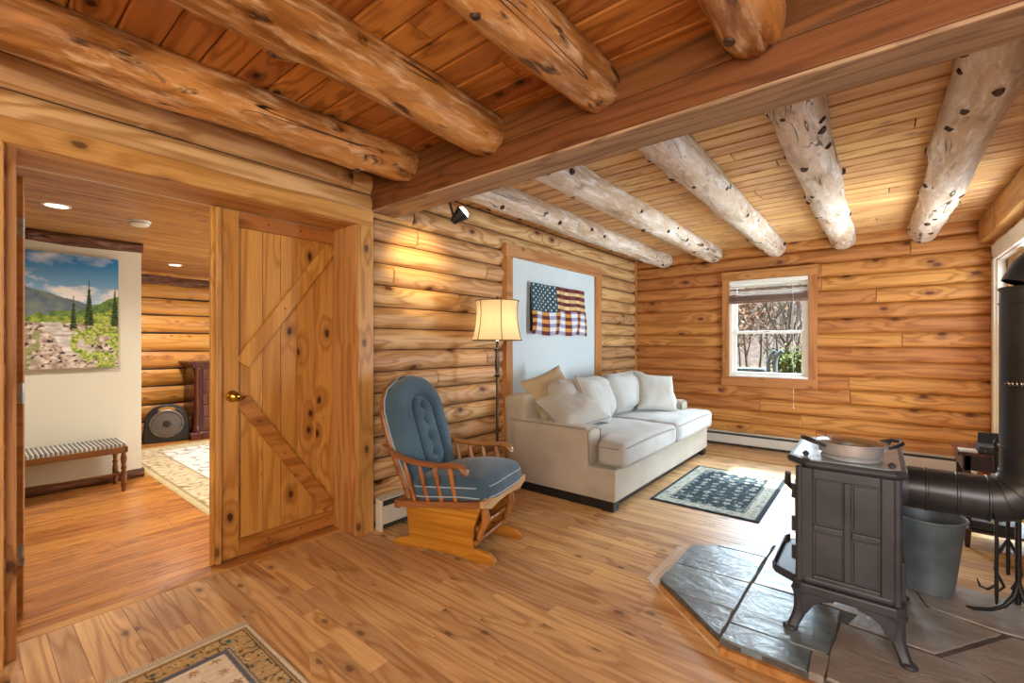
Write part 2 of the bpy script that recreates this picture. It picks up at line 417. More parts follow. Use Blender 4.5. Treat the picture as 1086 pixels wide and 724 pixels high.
# wall_left (dark backing + logs); doorway Y .12-1.63
DW0, DW1, DZ = .12, 1.63, 2.03
mb = MB(); mb.mi = 1
mb.box(-2.86, -2.672, -2.2, DW0, 0, ZC + .05); mb.box(-2.86, -2.672, DW1, 6.15, 0, ZC + .05); mb.box(-2.86, -2.672, DW0, DW1, DZ, ZC + .05)
mb.mi = 0
log_wall(mb, 1, -2.668, 1, -2.2, 6.0, seamL, .040, [(DW0, DW1, -.1, DZ)], pw=2.6)
struct('wall_left', mb, [M['wall_l'], M['dark']], smooth=35)
# hall side skin of that wall
mb = MB(); mb.box(-2.94, -2.862, -1.6, DW0 - .02, 0, 2.2); mb.box(-2.94, -2.862, DW1 + .03, 4.2, 0, 2.2); mb.box(-2.94, -2.862, DW0 - .02, DW1 + .03, DZ, 2.2)
struct('wall_hall_side', mb, M['plaster'])

# wall_back with window opening
WX0, WX1, WZ0, WZ1 = -1.42, -.59, .845, 2.02
mb = MB(); mb.mi = 1
mb.box(-2.86, WX0, 6.055, 6.2, 0, ZC + .1); mb.box(WX1, 3.0, 6.055, 6.2, 0, ZC + .1)
mb.box(WX0, WX1, 6.055, 6.2, 0, WZ0); mb.box(WX0, WX1, 6.055, 6.2, WZ1, ZC + .1)
mb.mi = 0
log_wall(mb, 0, 6.04, -1, -2.64, .84, seamB, .024, [(WX0, WX1, WZ0, WZ1)], pw=4.0, seg=(1.3, 3.0))
struct('wall_back', mb, [M['wall_b'], M['dark']], smooth=35)

# wall_right: opening for the glazed door Y 4.35-5.86
DR0, DR1, DRZ = 4.36, 5.84, 2.02
mb = MB(); mb.mi = 1
mb.box(XR + .02, XR + .16, 1.95, DR0, 0, ZC + .05); mb.box(XR + .02, XR + .16, DR1, 6.15, 0, ZC + .05); mb.box(XR + .02, XR + .16, DR0, DR1, DRZ, ZC + .05)
mb.mi = 0
log_wall(mb, 1, XR + .03, -1, 1.95, 6.0, seamL, .028, [(DR0, DR1, -.1, DRZ)], pw=3)
struct('wall_right', mb, [M['wall_l'], M['dark']], smooth=35)
# near room right side and the wall behind the camera, with openings left for daylight
mb = MB(); mb.mi = 1; mb.box(2.42, 2.56, -2.35, 1.95, 0, ZC + .05); mb.box(XR + .0, 2.56, 1.95, 2.05, 0, ZC + .05); mb.mi = 0
log_wall(mb, 1, 2.41, -1, -2.2, 1.95, seamL, .03)
log_wall(mb, 0, 1.95, -1, XR + .02, 2.42, seamL, .03)
struct('wall_right_near', mb, [M['wall_l'], M['dark']], smooth=35)
mb = MB(); mb.mi = 1; mb.box(-2.86, 2.56, -2.35, -2.22, 0, ZC + .05); mb.mi = 0
log_wall(mb, 0, -2.21, 1, -2.64, 2.42, seamL, .03)
struct('wall_front', mb, [M['wall_l'], M['dark']], smooth=35)

def boards(mb, axis, a0, a1, b0, b1, z, dirn, w, lens, gap=.001, ch=.002, th=.02):
    """rows of boards; axis = board direction; dirn=+1 top face up, -1 face down"""
    b = b0
    while b < b1 - 1e-4:
        e = min(b + w, b1); a = a0 - R.uniform(0, lens[0])
        while a < a1:
            L = R.uniform(*lens); p0, p1 = max(a, a0), min(a + L, a1); a += L
            if p1 - p0 < .02: continue
            p0 += gap * .6; p1 -= gap * .6
            prof = [(b + gap / 2, z - dirn * ch), (b + gap / 2 + ch, z), (e - gap / 2 - ch, z), (e - gap / 2, z - dirn * ch), (e - gap / 2, z - dirn * th), (b + gap / 2, z - dirn * th)]
            if axis == 0: rings = [[(q, y, zz) for y, zz in prof] for q in (p0, p1)]
            else: rings = [[(y, q, zz) for y, zz in prof] for q in (p0, p1)]
            mb.loft(rings)
        b = e

# floor
mb = MB(); boards(mb, 0, -2.79, 2.45, -2.25, 6.05, 0, 1, .083, (.45, 1.5), .0008, .001)
mb.mi = 1; mb.box(-2.8, 2.5, -2.3, 6.1, -.1, -.012)
struct('floor', mb, [M['floor'], M['dark']])
mb = MB(); boards(mb, 1, -1.6, 4.2, -7.4, -2.791, 0, 1, .088, (1.2, 2.8), .0012, .0015)
mb.mi = 1; mb.box(-7.5, -2.8, -1.7, 4.3, -.1, -.012)
struct('floor_hall', mb, [M['floor_h'], M['dark']])
# ceilings
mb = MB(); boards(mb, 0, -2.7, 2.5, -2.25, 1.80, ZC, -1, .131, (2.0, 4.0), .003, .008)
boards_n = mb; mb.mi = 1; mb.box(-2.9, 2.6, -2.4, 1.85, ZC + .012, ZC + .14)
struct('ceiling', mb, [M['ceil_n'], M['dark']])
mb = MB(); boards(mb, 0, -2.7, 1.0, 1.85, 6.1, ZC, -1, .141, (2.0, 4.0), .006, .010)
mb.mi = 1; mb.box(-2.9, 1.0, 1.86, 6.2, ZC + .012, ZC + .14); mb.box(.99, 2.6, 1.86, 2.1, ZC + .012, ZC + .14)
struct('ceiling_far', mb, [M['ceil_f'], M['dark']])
mb = MB(); boards(mb, 1, -1.6, 4.2, -7.4, -2.86, 2.18, -1, .08, (2, 4), .002, .004)
mb.mi = 1; mb.box(-7.5, -2.87, -1.7, 4.3, 2.192, 2.3)
struct('ceiling_hall', mb, [M['ceil_h'], M['dark']])

# ------------------------------------------------------------------ hall beyond the doorway
mb = MB(); mb.box(-5.47, -5.33, -1.6, 1.08, 0, 2.18); struct('wall_hall', mb, M['plaster'])
# far log wall with dark chinking
mb = MB(); mb.mi = 1; mb.box(-7.5, -7.345, -1.6, 4.2, 0, 2.2); mb.mi = 0
z = .02
while z < 2.15:
    h = R.uniform(.20, .245); y = -1.6; rr = R.random()
    def fn(u, v, z=z, h=h):
        yy = -1.6 + 5.8 * u; w0 = mn.noise(Vector((yy * 1.6, z * 9, 1))) * .010; w1 = mn.noise(Vector((yy * 1.6, z * 9 + 5, 3))) * .012
        a = z + .008 + w0; b = z + h - .012 + w1
        return (-7.345 + .03 * (1 - abs(2 * v - 1) ** 4), yy, a + (b - a) * v)
    mb.grid(fn, 40, 6, r=rr); z += h
struct('wall_hall_back', mb, [M['hall_log'], M['chink']], smooth=60)
mb = MB(); mb.box(-7.5, -2.87, -1.75, -1.6, 0, 2.2); struct('wall_hall_left', mb, M['plaster'])
mb = MB(); mb.box(-7.5, -2.87, 4.2, 4.35, 0, 2.2); struct('wall_hall_right', mb, M['plaster'])

def half_log(mb, x, y0, y1, z0, z1, dep, seed):
    n = 50; rings = []
    for i in range(n + 1):
        y = y0 + (y1 - y0) * i / n
        a = z0 + mn.noise(Vector((y * 2.3, seed, 0))) * .018; b = z1 + mn.noise(Vector((y * 2.1, seed, 7))) * .012
        dd = dep * (1 + .3 * mn.noise(Vector((y * 4, seed, 3))))
        rings.append([(x - .03, y, a), (x - .03, y, b)] + [(x + dd * math.sin(PI * k / 6) + .002 * mn.noise(Vector((y * 30, k, seed))), y, b + (a - b) * (k / 6)) for k in range(7)])
    mb.loft(rings)
mb = MB(); half_log(mb, -5.33, -1.5, 1.09, 2.085, 2.185, .035, 1); struct('trim_1', mb, M['bark'], smooth=50)
mb = MB(); half_log(mb, -7.33, -1.5, 4.2, 2.02, 2.15, .045, 4); struct('trim_2', mb, M['bark'], smooth=50)
mb = MB(); half_log(mb, -5.33, -1.5, 1.10, .0, .085, .03, 9); struct('baseboard_hall', mb, M['bark'], smooth=50)
mb = MB(); mb.box(-7.32, -7.27, -1.5, 4.2, 0, .05); struct('baseboard_hall_back', mb, M['floor_h'], bevel=.006)

# ------------------------------------------------------------------ doorway casing and doors
def tbox(name, mat, *b, bev=.004): 
    m = MB(); m.box(*b); return struct(name, m, mat, bevel=bev)
tbox('trim_3', M['trim_y'], -2.66, -2.60, -2.1, 1.745, 2.025, 2.125)            # head casing
tbox('trim_4', M['trim_z'], -2.66, -2.60, DW1, 1.745, 0, 2.025)                  # casing by the heater
tbox('trim_5', M['trim_z'], -2.66, -2.60, .02, .112, 0, 2.025)
tbox('trim_6', M['trim_z'], -2.95, -2.625, DW1 - .004, DW1 + .03, 0, 2.03)       # jamb linings
tbox('trim_7', M['trim_z'], -2.87, -2.64, .09, .147, 0, 2.03)
tbox('trim_8', M['trim_y'], -2.90, -2.625, .09, DW1 + .03, 2.022, 2.06)
tbox('trim_9', M['trim_y'], -2.84, -2.782, .147, DW1, -.01, .003)                 # threshold strip
# header logs just above the casing (near room)
# fixed barn door leaf
def brace(m, y0, z0, y1, z1, w, x0, x1):
    d = Vector((0, y1 - y0, z1 - z0)).normalized(); nn = Vector((0, -d.z, d.y)) * w / 2
    q = [Vector((0, y0, z0)) + nn, Vector((0, y0, z0)) - nn, Vector((0, y1, z1)) - nn, Vector((0, y1, z1)) + nn]
    m.loft([[(x0, a.y, a.z) for a in q], [(x1, a.y, a.z) for a in q]])
dz = bpy.data.objects.new('door_1', None); C.objects.link(dz); dz.location = (-2.91, 1.29, 0); dz['kind'] = 'structure'
mb = MB(); y = .95
for w in (.1, .125, .105, .105, .125, .15):
    mb.box(-2.93, -2.912, y + .0015, min(y + w - .0015, 1.66), .01, 2.02); y += w
mb.build('door_panel', M['door_z'], dz, bevel=.002)
mb = MB(); mb.box(-2.915, -2.893, .942, 1.035, .01, 2.02); mb.build('door_stile', M['door_z'], dz, bevel=.003)
mb = MB(); mb.box(-2.915, -2.894, 1.035, 1.626, 1.93, 2.02); mb.build('door_rail', M['door_y'], dz, bevel=.003)
mb = MB(); mb.box(-2.915, -2.894, 1.035, 1.626, .01, .105); mb.build('door_rail', M['door_y'], dz, bevel=.003)
mb = MB(); brace(mb, 1.055, 1.13, 1.61, 1.90, .085, -2.915, -2.895); mb.build('door_brace', M['door_z'], dz, bevel=.003)
mb = MB(); brace(mb, 1.055, .92, 1.60, .135, .085, -2.915, -2.895); mb.build('door_brace', M['door_y'], dz, bevel=.003)
mb = MB(); mb.box(-2.93, -2.874, .912, .942, .005, 2.02); mb.build('door_edge_post', M['trim_z'], dz, bevel=.006)
mb = MB(); mb.box(-2.92, -2.89, .893, .913, .005, 2.02); mb.build('door_edge_strip', M['door_z'], dz, bevel=.004)
mb = MB(); mb.lathe([(.034, 0), (.034, .004), (.012, .008), (.010, .03), (.020, .036), (.027, .05), (.026, .062), (.016, .07), (0.001, .072)], 24, align((-2.893, 1.0, .945), (1, 0, 0)))
k = mb.build('door_knob', M['brass'], dz, smooth=40)
# screws
mb = MB()
for yy, zz in [(.965, 1.98), (1.01, 1.98), (.965, 1.9), (1.01, 1.9), (1.2, 1.975), (1.4, 1.975), (.965, .05), (1.01, .05), (1.2, .055), (1.4, .055), (1.3, 1.47), (1.3, .56), (1.58, .06)]:
    mb.lathe([(.005, 0), (.005, .0015)], 8, align((-2.8945, yy, zz), (1, 0, 0)))
mb.build('screw_heads', M['dark'], dz)
# open leaf folded into the hall: only its hinge edge shows
d2 = bpy.data.objects.new('door_2', None); C.objects.link(d2); d2.location = (-3.05, .17, 0); d2['kind'] = 'structure'; 
mb = MB(); mb.box(-.74, 0, -.021, .021, .01, 2.02); mb.build('door_panel', M['door_y'], d2, local=True, bevel=.004)
for zz in (.28, 1.02, 1.78):
    mb = MB(); mb.box(-.001, .004, -.016, .016, zz - .045, zz + .045)
    mb.tube([(.006, .018, zz - .047), (.006, .018, zz + .047)], .006, 8)
    h = mb.build('hinge', M['silverm'], d2, local=True, smooth=40); h['label'] = 'steel hinge plate'
    mb = MB()
    for dz_ in (-.03, 0, .03): mb.lathe([(.004, 0), (.004, .002)], 8, align((.004, -.004, zz + dz_), (1, 0, 0)))
    mb.build('screw_heads', M['dark'], h, local=True)
d2.rotation_euler = (0, 0, math.radians(-4))

# corner strip between left and back walls
tbox('trim_10', M['win_z'], -2.645, -2.612, 5.975, 6.01, 0, 2.41)
tbox('trim_11', M['win_z'], XR - .012, XR + .02, 5.975, 6.02, 0, 2.2)

# drywall panel in left wall with wood frame
mb = MB(); mb.box(-2.66, -2.617, 3.2, 4.8, .3, 2.05); struct('wall_panel', mb, M['drywall'])
tbox('trim_12', M['win_z'], -2.66, -2.595, 3.125, 3.215, .02, 2.05)
tbox('trim_13', M['win_z'], -2.66, -2.595, 4.785, 4.93, .02, 2.05)
tbox('trim_14', M['win_y'], -2.66, -2.592, 3.115, 4.935, 2.045, 2.16)

# ------------------------------------------------------------------ beams, logs
o = MB(); o.mi = 0; o.box(-2.65, 2.42, 1.75, 1.945, 2.145, 2.27); o.box(-2.65, 2.42, 1.756, 1.945, 2.273, ZC)
o.mi = 1; o.box(-2.65, 2.42, 1.752, 1.945, 2.13, 2.146)
ob = o.build('ceiling_beam', [M['beam'], M['beam_u']], origin=(0, 1.85, 2.13), bevel=.006)
tag(ob, 'dark brown squared timber beam spanning the room in two stacked layers', 'beam')
mb = MB(); mb.box(.735, .835, 2.06, 5.99, 2.18, 2.40); ob = mb.build('wooden_header', M['hdr'], origin=(.785, 4, 2.18), bevel=.006)
tag(ob, 'pale squared wooden header running above the white framed glass door', 'beam')

def log_mesh(x, y0, y1, zc, rad, seed, knots, ends=(0, 0), wob=.012, gn=1.0):
    m = MB(); n = 56; k = 22; rings = []
    kn = []
    rg = random.Random(seed)
    for i in range(knots): kn.append((rg.uniform(y0 + .1, y1 - .1), rg.uniform(PI * .95, PI * 2.05)))
    for i in range(n + 1):
        y = y0 + (y1 - y0) * i / n; ring = []
        cx = x + mn.noise(Vector((y * .8, seed, 0))) * wob * 1.5; cz = zc + mn.noise(Vector((y * .8, seed, 5))) * wob
        e = 1.0
        if ends[0] and y - y0 < .05: e = 1 - .12 * (1 - (y - y0) / .05)
        if ends[1] and y1 - y < .05: e = 1 - .12 * (1 - (y1 - y) / .05)
        for j in range(k):
            a = 2 * PI * j / k
            rr = rad * e * (1 + gn * .07 * mn.noise(Vector((math.cos(a) * 1.2, math.sin(a) * 1.2 + seed * 3, y * 2.2))) + .03 * mn.noise(Vector((math.cos(a) * 3, math.sin(a) * 3 + seed, y * 7))))
            for ky, ka in kn:
                da = (a - ka + PI) % (2 * PI) - PI
                rr += .016 * gn * math.exp(-((y - ky) / .05) ** 2 - (da / .35) ** 2)
            ring.append((cx + rr * math.cos(a), y, min(ZC + .004, cz + rr * math.sin(a))))
        rings.append(ring)
    m.loft(rings, r=R.random())
    m.mi = 1
    for ky, ka in kn:
        cx = x + mn.noise(Vector((ky * .8, seed, 0))) * wob * 1.5; cz = zc + mn.noise(Vector((ky * .8, seed, 5))) * wob
        d = Vector((math.cos(ka), rg.uniform(-.3, .3), math.sin(ka))); p = Vector((cx, ky, cz)) + d * (rad * .98)
        s = rg.uniform(.6, 1.15)
        m.lathe([(.021 * s, 0), (.019 * s, .010), (.014 * s, .018 * s + .004), (.006 * s, .017 * s + .004)], 9, align(p, d), cap=True)
    return m
near = [(-2.25, 'log joist above the doorway, nearest the log wall', .115), (-1.565, 'log joist with a big round knot, second from the doorway wall', .115),
        (-.935, 'log joist with a long split along its side, third from the doorway wall', .105), (-.33, 'short visible log joist end, fourth from the doorway wall', .11), (.32, 'log joist beyond the frame edge, fifth from the doorway wall', .11), (1.0, 'log joist beyond the frame edge, sixth from the doorway wall', .11)]
for i, (x, lb, rad) in enumerate(near[:4]):
    ob = log_mesh(x, -2.15, 1.757, 2.345, rad, 11 + i * 5, 7, (0, 1), .02, 1.5).build('log_joist', [M['log_n'], M['knot']], smooth=60, origin=(x, -.2, 2.24))
    tag(ob, 'honey peeled ' + lb, 'log', 'log joists over the near room')
far = [(-2.2, 'peeled log rafter closest to the wall with the flag', .105), (-1.58, 'peeled log rafter meeting the back wall just before the window', .108), (-.905, 'peeled log rafter meeting the back wall above the window', .112),
       (-.29, 'peeled log rafter meeting the back wall past the window', .112), (.36, 'peeled log rafter closest to the pale wooden header and stovepipe', .118)]
for i, (x, lb, rad) in enumerate(far):
    ob = log_mesh(x, 1.94, 5.995, 2.355, rad, 40 + i * 3, 20, (0, 1), .014).build('log_rafter', [M['log_f'], M['knot']], smooth=60, origin=(x, 4, 2.25))
    tag(ob, 'daylit pale knotted ' + lb, 'log', 'log rafters over the sitting area')

# spotlight on the beam
s = thing('spotlight', 'black cone spotlight with white bulb fixed under the dark beam', 'light', (-2.1, 1.97, 2.14))
mb = MB(); d = Vector((-.75, .35, -.85)).normalized(); p0 = Vector((-2.09, 2.0, 2.10))
mb.lathe([(.020, -.02), (.028, 0), (.048, .065), (.050, .075), (.046, .075), (.026, .01)], 20, align((-2.115, 2.02, 2.045), (.55, .35, .55))); mb.build('lamp_shade', M['black'], s, smooth=40)
mb = MB(); mb.box(-2.14, -2.06, 1.946, 1.965, 2.15, 2.2); mb.tube([(-2.1, 1.955, 2.16), (-2.1, 1.98, 2.10), (-2.11, 2.01, 2.05)], .008, 8); mb.build('bracket', M['black'], s, smooth=40)
mb = MB(); mb.lathe([(.02, .02), (.035, .05), (.042, .075), (.030, .095), (.001, .10)], 20, align((-2.115, 2.02, 2.045), (.55, .35, .55))); mb.build('bulb', M['bulb_w'], s, smooth=60)

# ------------------------------------------------------------------ window (back wall)
w = bpy.data.objects.new('window_1', None); C.objects.link(w); w.location = (-1.005, 6.03, .85); w['kind'] = 'structure'
for nm, b, mt in [('window_frame', (-1.495, -1.415, 5.985, 6.03, .845, 2.02), 'win_z'), ('window_frame', (-.592, -.513, 5.985, 6.03, .845, 2.02), 'win_z'),
                  ('window_frame', (-1.505, -.503, 5.98, 6.03, 2.015, 2.125), 'win_x'), ('window_frame', (-1.505, -.51, 5.983, 6.03, .735, .845), 'win_x')]:
    m = MB(); m.box(*b); m.build(nm, M[mt], w, bevel=.004)
m = MB()
for b in [(-1.42, -1.385, 6.02, 6.12, .845, 2.02), (-.625, -.59, 6.02, 6.12, .845, 2.02), (-1.42, -.59, 6.02, 6.12, 1.985, 2.02), (-1.42, -.59, 5.995, 6.12, .845, .872)]: m.box(*b)
m.build('window_jamb', M['white'], w, bevel=.003)
for z0, z1, yy in ((.872, 1.395, 6.05), (1.37, 1.985, 6.085)):
    m = MB()
    for b in [(-1.385, -1.345, yy, yy + .03, z0, z1), (-.665, -.625, yy, yy + .03, z0, z1), (-1.345, -.665, yy, yy + .03, z0, z0 + .032), (-1.345, -.665, yy, yy + .03, z1 - .03, z1)]: m.box(*b)
    sh = m.build('window_sash', M['white'], w, bevel=.003)
    m = MB(); m.box(-1.35, -.66, yy + .013, yy + .017, z0 + .03, z1 - .028); m.build('window_pane', M['glass'], sh)
m = MB(); m.box(-1.03, -.98, 6.035, 6.05, 1.385, 1.4); m.build('sash_lock', M['silverm'], w, bevel=.003)
# blind
bl = thing('window_blind', 'raised brown and white slatted blind at the top of the window', 'blind', (-1.005, 6.02, 1.75))
m = MB(); m.box(-1.412, -.598, 5.99, 6.03, 1.965, 2.012); m.build('head_rail', M['white'], bl, bevel=.004)
mslat = [M['white'], plain('blind_slat_brown', '#7a5a48', .5)]
for i, zz in enumerate((1.935, 1.90, 1.865, 1.835)):
    m = MB(); m.mi = 0; m.box(-.4, .4, -.022, .022, -.0015, .0015, TR(-1.005, 6.008, zz, 0, 0, math.radians(35))); m.build('slat', mslat[i % 2], bl)
m = MB()
for k in range(7): m.box(-1.408, -.602, 5.985, 6.032, 1.762 + k * .0085, 1.768 + k * .0085)
m.box(-1.408, -.602, 5.985, 6.032, 1.735, 1.757); m.build('bottom_rail', mslat[1], bl, bevel=.002)
m = MB(); m.tube([(-.74, 5.985, 1.96), (-.738, 5.985, .9), (-.735, 5.985, .55)], .0018, 6); m.tube([(-.735, 5.985, .55), (-.735, 5.985, .51)], [.002, .006], 8)
m.build('cord', M['white'], bl, smooth=60)

# ------------------------------------------------------------------ glazed door (right wall)
g = bpy.data.objects.new('door_3', None); C.objects.link(g); g.location = (XR, 5.1, 0); g['kind'] = 'structure'
m = MB()
for b in [(XR - .02, XR + .03, DR0 - .09, DR0, 0, 2.05), (XR - .02, XR + .03, DR1, DR1 + .09, 0, 2.05), (XR - .02, XR + .03, DR0 - .09, DR1 + .09, 2.0, 2.14)]: m.box(*b)
m.build('door_casing', M['white'], g, bevel=.004)
m = MB()
for b in [(XR, XR + .16, DR0, DR0 + .03, 0, 2.02), (XR, XR + .16, DR1 - .03, DR1, 0, 2.02), (XR, XR + .16, DR0, DR1, 1.985, 2.02), (XR + .03, XR + .16, DR0, DR1, 0, .03), (XR + .05, XR + .1, 5.07, 5.14, .03, 1.99)]: m.box(*b)
m.build('door_frame', M['white'], g, bevel=.003)
for y0, y1 in ((DR0 + .03, 5.07), (5.14, DR1 - .03)):
    m = MB()
    for b in [(XR + .055, XR + .09, y0, y0 + .05, .03, 1.985), (XR + .055, XR + .09, y1 - .05, y1, .03, 1.985), (XR + .055, XR + .09, y0, y1, .03, .15), (XR + .055, XR + .09, y0, y1, 1.90, 1.985)]: m.box(*b)
    f = m.build('door_sash', M['trim_z'], g, bevel=.003)
    m = MB(); m.box(XR + .07, XR + .075, y0 + .05, y1 - .05, .15, 1.9); m.build('door_pane', M['glass'], f)
# porch wall outside, shading the second pane
m = MB(); log_wall(m, 1, 1.62, -1, 5.12, 7.4, seamL + [2.555, 2.705, 2.855, 3.005, 3.155], .03); m.mi = 1; m.box(1.63, 1.75, 5.12, 7.4, 0, 3.15)
struct('wall_porch', m, [M['wall_b'], M['dark']], smooth=35)

# ------------------------------------------------------------------ baseboard heaters
def heater(name, label, x0, x1, y0, y1, axis, endcap):
    h = thing(name, label, 'heater', ((x0 + x1) / 2, (y0 + y1) / 2, 0), group='baseboard heaters')
    if axis == 1:
        f = MB(); f.box(x1 - .006, x1, y0, y1, .045, .165); f.build('front_panel', M['heater'], h, bevel=.003)
        f = MB(); f.prism([(x0, .20), (x0, .212), (x1 - .02, .205), (x1 - .02, .195)], y0, y1, Matrix(((1, 0, 0, 0), (0, 0, 1, 0), (0, 1, 0, 0), (0, 0, 0, 1)))); f.build('top_flap', M['heater'], h)
        f = MB(); f.box(x0, x1 - .02, y0 + .01, y1 - .01, .01, .19); f.build('fin_core', M['heater_d'], h)
        if endcap: f = MB(); f.box(x0, x1 + .001, y0 - .012, y0, .0, .208); f.build('end_cap', M['heater'], h, bevel=.003)
    else:
        f = MB(); f.box(x0, -.55, y0, y0 + .006, .035, .135); f.box(-.548, x1, y0, y0 + .006, .035, .135); f.build('front_panel', M['heater'], h, bevel=.002)
        f = MB(); f.prism([(y1, .16), (y1, .172), (y0 + .02, .165), (y0 + .02, .157)], x0, x1, Matrix(((0, 0, 1, 0), (1, 0, 0, 0), (0, 1, 0, 0), (0, 0, 0, 1)))); f.build('top_flap', M['heater'], h)
        f = MB(); f.box(x0 + .01, x1 - .01, y0 + .02, y1, .01, .15); f.build('fin_core', M['heater_d'], h)
heater('baseboard_heater', 'long cream baseboard heater along the wall with the window', -2.5, .72, 5.93, 6.0, 0, False)
heater('baseboard_heater', 'cream baseboard heater beside the door casing behind the glider chair', -2.615, -2.545, 1.78, 2.95, 1, True)

# ------------------------------------------------------------------ sofa
sf = thing('sofa', 'cream linen two seat sofa with loose cushions in front of the pale panel', 'sofa', (-1.95, 4.18, 0))
m = MB(); m.box(-2.5, -1.49, 3.035, 5.345, .075, .315); m.build('base', M['sofa'], sf, bevel=.015, seg=3)
m = MB(); m.box(-2.46, -1.56, 3.06, 5.32, 0, .08); pl = m.build('plinth', M['black'], sf); pl['label'] = 'dark recessed plinth'
for x in (-2.44, -1.56):
    for y in (3.085, 5.295):
        m = MB(); m.box(x - .045, x + .055, y - .045, y + .045, 0, .078); m.build('foot', M['black'], sf, bevel=.004)
def piping(m, pts, r=.0045):
    m.tube(pts, r, 6, cap=True)
for y0, y1 in ((3.03, 3.235), (5.14, 5.35)):
    m = MB(); c = Vector((-2.10, (y0 + y1) / 2, .335))
    m.cush(.79, y1 - y0, .53, .045, 14, .0, TR(*c), .004, y0); a = m.build('arm', M['sofa'], sf, smooth=60)
    m = MB(); yo = y0 + .008 if y0 < 4 else y1 - .008; yi = y1 - .008 if y0 < 4 else y0 + .008
    piping(m, [(-2.47, yo, .592), (-1.75, yo, .59), (-1.715, yo, .57), (-1.71, yo, .33)]); piping(m, [(-1.712, yo, .57), (-1.712, (yo + yi) / 2, .598), (-1.712, yi, .57), (-1.71, yi, .45)])
    m.build('piping', M['pipe_seam'], a, smooth=60)
m = MB(); m.cush(.26, 2.3, .70, .06, 14, .0, TR(-2.43, 4.19, .46, 0, math.radians(-4)), .006, 2); m.build('back', M['sofa'], sf, smooth=60)
def seatc(y0, y1, ear, sd):
    L = y1 - y0
    def fn(q):
        X = q.x
        s_ = smoothstep(.12, .20, X)
        if ear < 0: q.y = L / 2 - (L / 2 - q.y) * (L + .19 * s_) / L
        else: q.y = -L / 2 + (q.y + L / 2) * (L + .19 * s_) / L
        q.z += -.012 * max(0, math.cos(q.y * 3)) if q.z > 0 else 0
        return q
    m = MB(); m.cush(.82, L, .185, .055, 26, .03, TR(-1.83, (y0 + y1) / 2, .412), .008, sd, fn); c = m.build('seat_cushion', M['sofa_c'], sf, smooth=80)
    m = MB()
    for zz in (.475, .345):
        pts = []
        xs = -1.83 + .405; n = 24
        for i in range(n + 1):
            y_ = (y0 - (.185 if ear < 0 else 0) + .02) + (L + .185 - .04) * i / n
            dx = .0 - .03 * (max(0, abs(2 * i / n - 1) - .9) / .1) ** 2
            pts.append((xs + dx + .002 * math.sin(i * 2.1), y_, zz + .012 * math.sin(PI * i / n) * (1 if zz > .4 else -.3)))
        if ear < 0: pts = [(-1.66, y0 - .185, zz - .01), (-1.48, y0 - .185, zz - .006)] + pts
        piping(m, pts, .004)
    m.build('piping', M['pipe_seam'], c, smooth=60)
seatc(3.24, 4.185, -1, 3); seatc(4.19, 5.135, 1, 8)
for y0, y1, sd in ((3.26, 4.17, 5), (4.2, 5.1, 9)):
    m = MB(); m.cush(.43, y1 - y0, .25, .11, 18, .05, TR(-2.16, (y0 + y1) / 2, .715, 0, math.radians(72)), .016, sd); m.build('back_cushion', M['sofa_c'], sf, smooth=80)

def pillow(label, loc, rot, w, h, d, mat, sd):
    o = thing('throw_pillow', label, 'pillow', loc, group='throw pillows on the sofa'); o.rotation_euler = rot
    m = MB()
    n = 22
    def side(sg):
        def fn(u, v):
            a = 2 * u - 1; b = 2 * v - 1
            px = w / 2 * a * (1 - .10 * (1 - a * a) * 0 - .09 * (1 - b * b) * abs(a) ** 3); py = h / 2 * b * (1 - .09 * (1 - a * a) * abs(b) ** 3)
            z_ = d / 2 * max(0, (1 - a ** 4)) ** .6 * max(0, (1 - b ** 4)) ** .6
            z_ += .010 * mn.noise(Vector((a * 2.6 + sd, b * 2.6, sg))) * (1 - a ** 4) * (1 - b ** 4)
            return (px, py, sg * z_)
        return fn
    m.grid(side(1), n, n); m.grid(side(-1), n, n, flip=True)
    c = m.build('cover', mat, o, smooth=80, local=True)
    m = MB(); pts = []
    for e in range(4):
        for i in range(10):
            t_ = -1 + 2 * i / 10
            a, b = [(t_, -1), (1, t_), (-t_, 1), (-1, -t_)][e]
            pts.append((w / 2 * a * (1 - .09 * (1 - b * b) * abs(a) ** 3), h / 2 * b * (1 - .09 * (1 - a * a) * abs(b) ** 3), 0))
    pts.append(pts[0]); m.tube(pts, .004, 6); m.build('piping', M['pipe_seam'] if mat is not M['pillow_t'] else M['pillow_t'], c, smooth=60, local=True)
    return o
def face(nx, ny, nz, roll=0):
    q = Vector((nx, ny, nz)).normalized()
    up = Vector((0, 0, 1)); xx = up.cross(q).normalized(); yy = q.cross(xx)
    Mx = Matrix((xx, yy, q)).transposed() @ Matrix.Rotation(roll, 3, 'Z')
    return Mx.to_euler()
pillow('tan throw pillow standing in the sofa corner behind the near arm', (-2.27, 3.36, .80), face(.8, -.45, .45, .35), .44, .42, .15, M['pillow_t'], 1)
pillow('cream throw pillow lying tilted across the near sofa arm', (-2.04, 3.33, .685), face(.42, -.34, .84, .35), .50, .44, .20, M['pillow'], 2)
pillow('pale throw pillow standing edge-on beside the tilted one', (-1.99, 3.62, .735), face(.9, .15, .42, -.15), .44, .44, .16, M['pillow'], 3)
pillow('pale square throw pillow standing in front of the window end back cushion', (-1.88, 4.80, .715), face(.72, -.55, .42, -.12), .47, .43, .16, M['pillow'], 4)
pillow('small pale throw pillow against the window end sofa arm', (-1.93, 5.06, .68), face(.75, -.5, .45, .1), .38, .38, .14, M['pillow'], 5)

